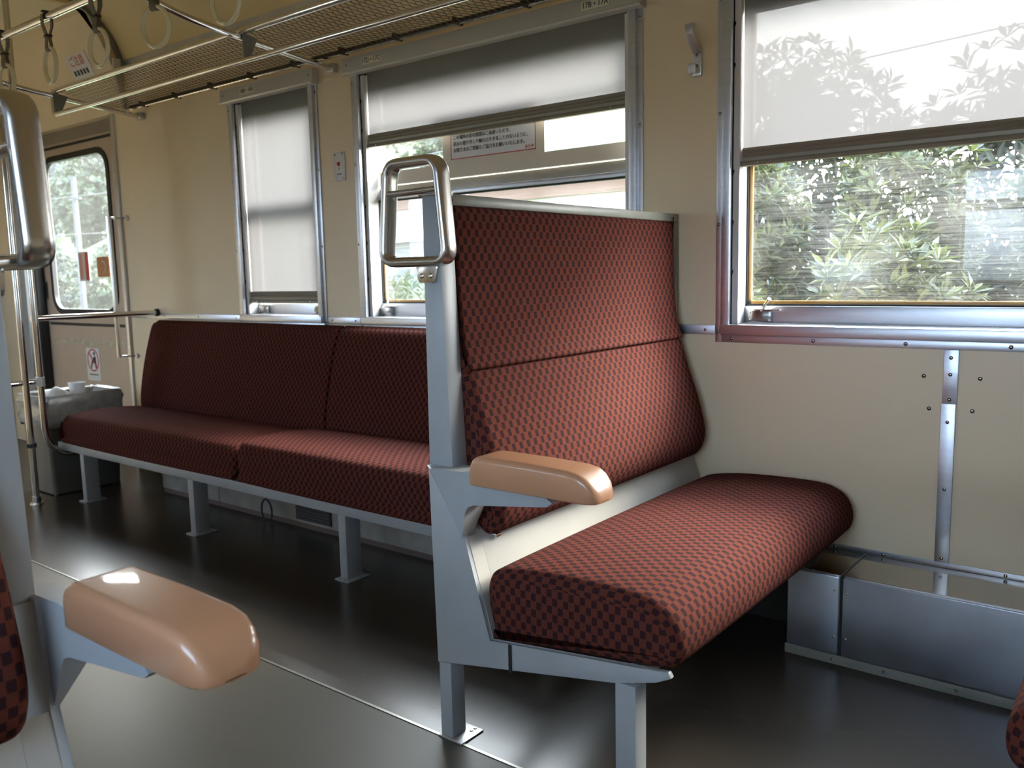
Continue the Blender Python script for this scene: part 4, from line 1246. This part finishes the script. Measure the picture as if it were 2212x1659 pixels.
# ================================================================ outside
def ground(name, x0, x1, y0, y1, zf, nx, ny, mat, kind='structure'):
    bm = bmesh.new(); V = []
    for i in range(nx + 1):
        V.append([bm.verts.new((x0 + (x1 - x0) * i / nx, y0 + (y1 - y0) * j / ny, zf(x0 + (x1 - x0) * i / nx, y0 + (y1 - y0) * j / ny))) for j in range(ny + 1)])
    for i in range(nx):
        for j in range(ny):
            bm.faces.new((V[i][j], V[i + 1][j], V[i + 1][j + 1], V[i][j + 1]))
    me = bpy.data.meshes.new(name); bm.to_mesh(me); bm.free(); me.materials.append(mat)
    me.polygons.foreach_set('use_smooth', [True] * len(me.polygons))
    o = bpy.data.objects.new(name, me); COL.objects.link(o); o['kind'] = kind
    return o
def zf(x, y):
    base = -1.15
    if y > 22: base += (y - 22) * 0.52 * max(0.12, min(1.0, (-x / y - 0.46) / 0.12)) * (1 + 0.25 * sin(x * 0.09) + 0.15 * sin(x * 0.23 + 1))
    base = min(base, 27 + 2 * sin(x * 0.1))
    if x > -3.2 and 3.2 < y < 22: base += min(2.3, (y - 3.2) * 0.55) * min(1, (x + 3.2) / 1.2)
    return base
ground('ground', -110, 40, 2.6, 90, zf, 100, 60, M['meadow'])
ground('ground', -110, 40, -60, 2.6, lambda x, y: -1.16, 10, 10, M['ballast'])

def leaf_quad(bm, p, d, up, L, w):
    """pointed leaf: 4 verts folded a little along the midrib"""
    s = d.cross(up).normalized() * w
    a = bm.verts.new(p); b = bm.verts.new(p + d * L * 0.5 + s + up * L * 0.04); c = bm.verts.new(p + d * L - up * L * 0.08); e_ = bm.verts.new(p + d * L * 0.5 - s + up * L * 0.04)
    bm.faces.new((a, b, c, e_))

def make_shrub(name, c, R, n, L, mat, label, cat, group, trunk=True, rosette=8, w=0.13):
    """rosettes of pointed leaves over an irregular crown, on stems"""
    root = empty(name, (c[0], c[1], zf(c[0], c[1])), label, cat, group)
    bm = bmesh.new()
    for k in range(n):
        # point on a noisy ellipsoid shell
        u = random.uniform(-1, 1); t = random.uniform(0, 2 * pi); q = math.sqrt(1 - u * u)
        rr_ = random.uniform(0.72, 1.08) * (1 + 0.15 * sin(3 * t + c[0] * 5) + 0.12 * sin(5 * u + c[1]))
        p = Vector((c[0] + R[0] * q * cos(t) * rr_, c[1] + R[1] * q * sin(t) * rr_, c[2] + R[2] * u * rr_))
        ax = Vector((q * cos(t), q * sin(t), u * 0.6 + 0.65)).normalized()
        a = Vector((0, 0, 1)) if abs(ax.z) < 0.8 else Vector((1, 0, 0))
        e1 = ax.cross(a).normalized(); e2 = ax.cross(e1)
        ph = random.uniform(0, 2 * pi)
        for m_ in range(rosette):
            th_ = ph + 2 * pi * m_ / rosette * 1.62
            el = random.uniform(0.15, 0.95)
            d = ((e1 * cos(th_) + e2 * sin(th_)) * cos(el) + ax * sin(el)).normalized()
            leaf_quad(bm, p, d, ax, L * random.uniform(0.7, 1.15), L * w)
    me = bpy.data.meshes.new('foliage'); bm.to_mesh(me); bm.free(); me.materials.append(mat)
    o = bpy.data.objects.new('foliage', me); COL.objects.link(o); part_at(o, root)
    if trunk:
        mb = MB(); z0 = zf(c[0], c[1]) - 0.05
        for k in range(4):
            a = 2 * pi * k / 4 + c[0]
            mb.tube([(c[0] + 0.04 * cos(a), c[1] + 0.04 * sin(a), z0), (c[0] + R[0] * 0.3 * cos(a), c[1] + R[1] * 0.3 * sin(a), (z0 + c[2]) / 2), (c[0] + R[0] * 0.6 * cos(a), c[1] + R[1] * 0.6 * sin(a), c[2] + R[2] * 0.3)], [0.03 * R[0] + 0.012, 0.02 * R[0] + 0.01, 0.008], 6)
        part_at(mb.build('stem', M['trunk']), root)
    return root

random.seed(21)
sh = [((-1.80, 3.72, 0.50), 'leafy shrub outside the large window, front row, first from the left'), ((-0.97, 3.70, 0.44), 'leafy shrub outside the large window, front row, second from the left'),
      ((-0.10, 3.72, 0.45), 'leafy shrub outside the large window, front row, third from the left'), ((0.74, 3.75, 0.45), 'leafy shrub outside the large window, front row, fourth from the left'),
      ((-1.98, 4.68, 0.95), 'leafy shrub outside the large window, second row, first from the left'), ((-1.14, 4.66, 1.05), 'leafy shrub outside the large window, second row, second from the left'),
      ((-0.30, 4.68, 0.95), 'leafy shrub outside the large window, second row, third from the left'), ((0.56, 4.70, 1.0), 'leafy shrub outside the large window, second row, fourth from the left')]
for c, lb in sh:
    make_shrub('shrub', c, (0.31, 0.33, 0.60), 430, 0.105, M['leaf'], lb, 'shrub', 'shrubs close outside the large window', rosette=11, w=0.11)
bh = [((-2.10, 5.9, 1.25), 'tall dark bush behind the shrubs at the left of the large window'), ((-0.78, 5.9, 1.0), 'tall dark bush behind the shrubs in the middle of the large window'),
      ((0.54, 5.9, 1.45), 'tall dark bush with a high crown at the right of the large window')]
for c, lb in bh:
    make_shrub('bush', c, (0.52, 0.5, 1.25), 900, 0.14, M['leaf2'], lb, 'bush', 'bushes behind the shrubs')
# low planting outside the middle window and the far trees on the hillside
random.seed(5)
lows = [((-4.9, 5.2, 0.1), 'low pale shrub outside the window behind the seat, nearest'), ((-6.2, 6.2, 0.2), 'low pale shrub outside the window behind the seat, further left'), ((-7.8, 7.5, 0.2), 'low pale shrub outside towards the door window')]
for c, lb in lows:
    make_shrub('shrub', c, (0.8, 0.6, 0.75), 500, 0.16, M['leaf3'], lb, 'shrub', 'low shrubs outside the middle window')
tn_lab = ['far left', 'left', 'left of the utility pole', 'behind the utility pole', 'right of the utility pole', 'right', 'far right', 'near the roof']
kk = 0
for row, (y, n, zc, sz) in enumerate(((20, 8, 1.5, 2.6), (32, 8, 5.5, 4.2), (48, 8, 11, 6.0))):
    for i in range(n):
        x = -(y * 0.85) - i * y * 0.30 - (4 if row == 0 else 0)
        z = zf(x, y) + sz * 0.75; adj = ['far left', 'leftmost but one', 'left', 'left of centre', 'right of centre', 'right', 'far right', 'rightmost'][7 - i]
        make_shrub('tree', (x, y, z), (sz * 0.62, sz * 0.6, sz * 0.72), 420, 0.13 * sz, M['leaf3'] if (i + row) % 2 else M['leaf2'],
                   '%s row on the hillside, %s' % (['round tree in the lowest', 'tree in the middle', 'hazy tree in the highest'][row], adj), 'tree', 'trees on the hillside', w=0.22, rosette=7)
# utility pole
up_ = empty('utility_pole', (-25.2, 12.0, -1.15), 'pale utility pole seen through the door window', 'utility pole')
part_at(MB().tube([(-25.2, 12, -1.2), (-25.2, 12, 4.0)], [0.09, 0.07], 12).build('mast', M['wood']), up_)
part_at(MB().box(-25.55, -24.85, 11.97, 12.03, 3.36, 3.42).build('cross_arm', M['wood']), up_)
for i, z in enumerate((3.45, 2.4)):
    o = MB().tube([(-60, 11.8, z + 0.9), (-42, 11.8, z), (-25.2, 11.8, z - 0.02), (-12, 11.8, z - 0.3), (2, 11.8, z + 0.5)], 0.011, 5).build('power_line', M['dark'])
    tag(o, ['upper', 'lower'][i] + ' power line strung from the utility pole', 'cable', 'power lines')
# platform canopy beam and neighbouring buildings
bm_ = empty('platform_canopy', (-6, 8, -1.15), 'long orange canopy beam outside behind the seat back window', 'canopy')
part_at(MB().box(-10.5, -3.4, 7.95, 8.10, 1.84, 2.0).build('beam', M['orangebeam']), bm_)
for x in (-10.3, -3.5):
    part_at(MB().box(x - 0.07, x + 0.07, 7.96, 8.08, -1.17, 1.84).build('post', M['whitewall']), bm_)
def house(x0, x1, y0, y1, zt, label):
    R = empty('house', ((x0 + x1) / 2, (y0 + y1) / 2, -1.15), label, 'house', 'houses beyond the canopy')
    part_at(MB().box(x0, x1, y0, y1, -1.2, zt).build('wall', M['whitewall']), R)
    ym = (y0 + y1) / 2
    mb = MB(); mb.prism([(y0 - 0.4, zt), (ym, zt + (y1 - y0) * 0.28), (y1 + 0.4, zt)], 'x', x0 - 0.3, x1 + 0.3)
    part_at(mb.build('roof', M['tiles']), R)
    for k in range(3):
        xx = x0 + (x1 - x0) * (k + 0.5) / 3
        part_at(MB().box(xx - 0.5, xx + 0.5, y0 - 0.03, y0, zt - 1.6, zt - 0.6).build('window', M['tiles']), R)
house(-17.5, -13.0, 14, 18, 1.75, 'small white house with a grey roof left of the seat handle')
house(-17.0, -9.0, 24, 30, 1.3, 'long white house with blue-grey tiled roof above the seat back')
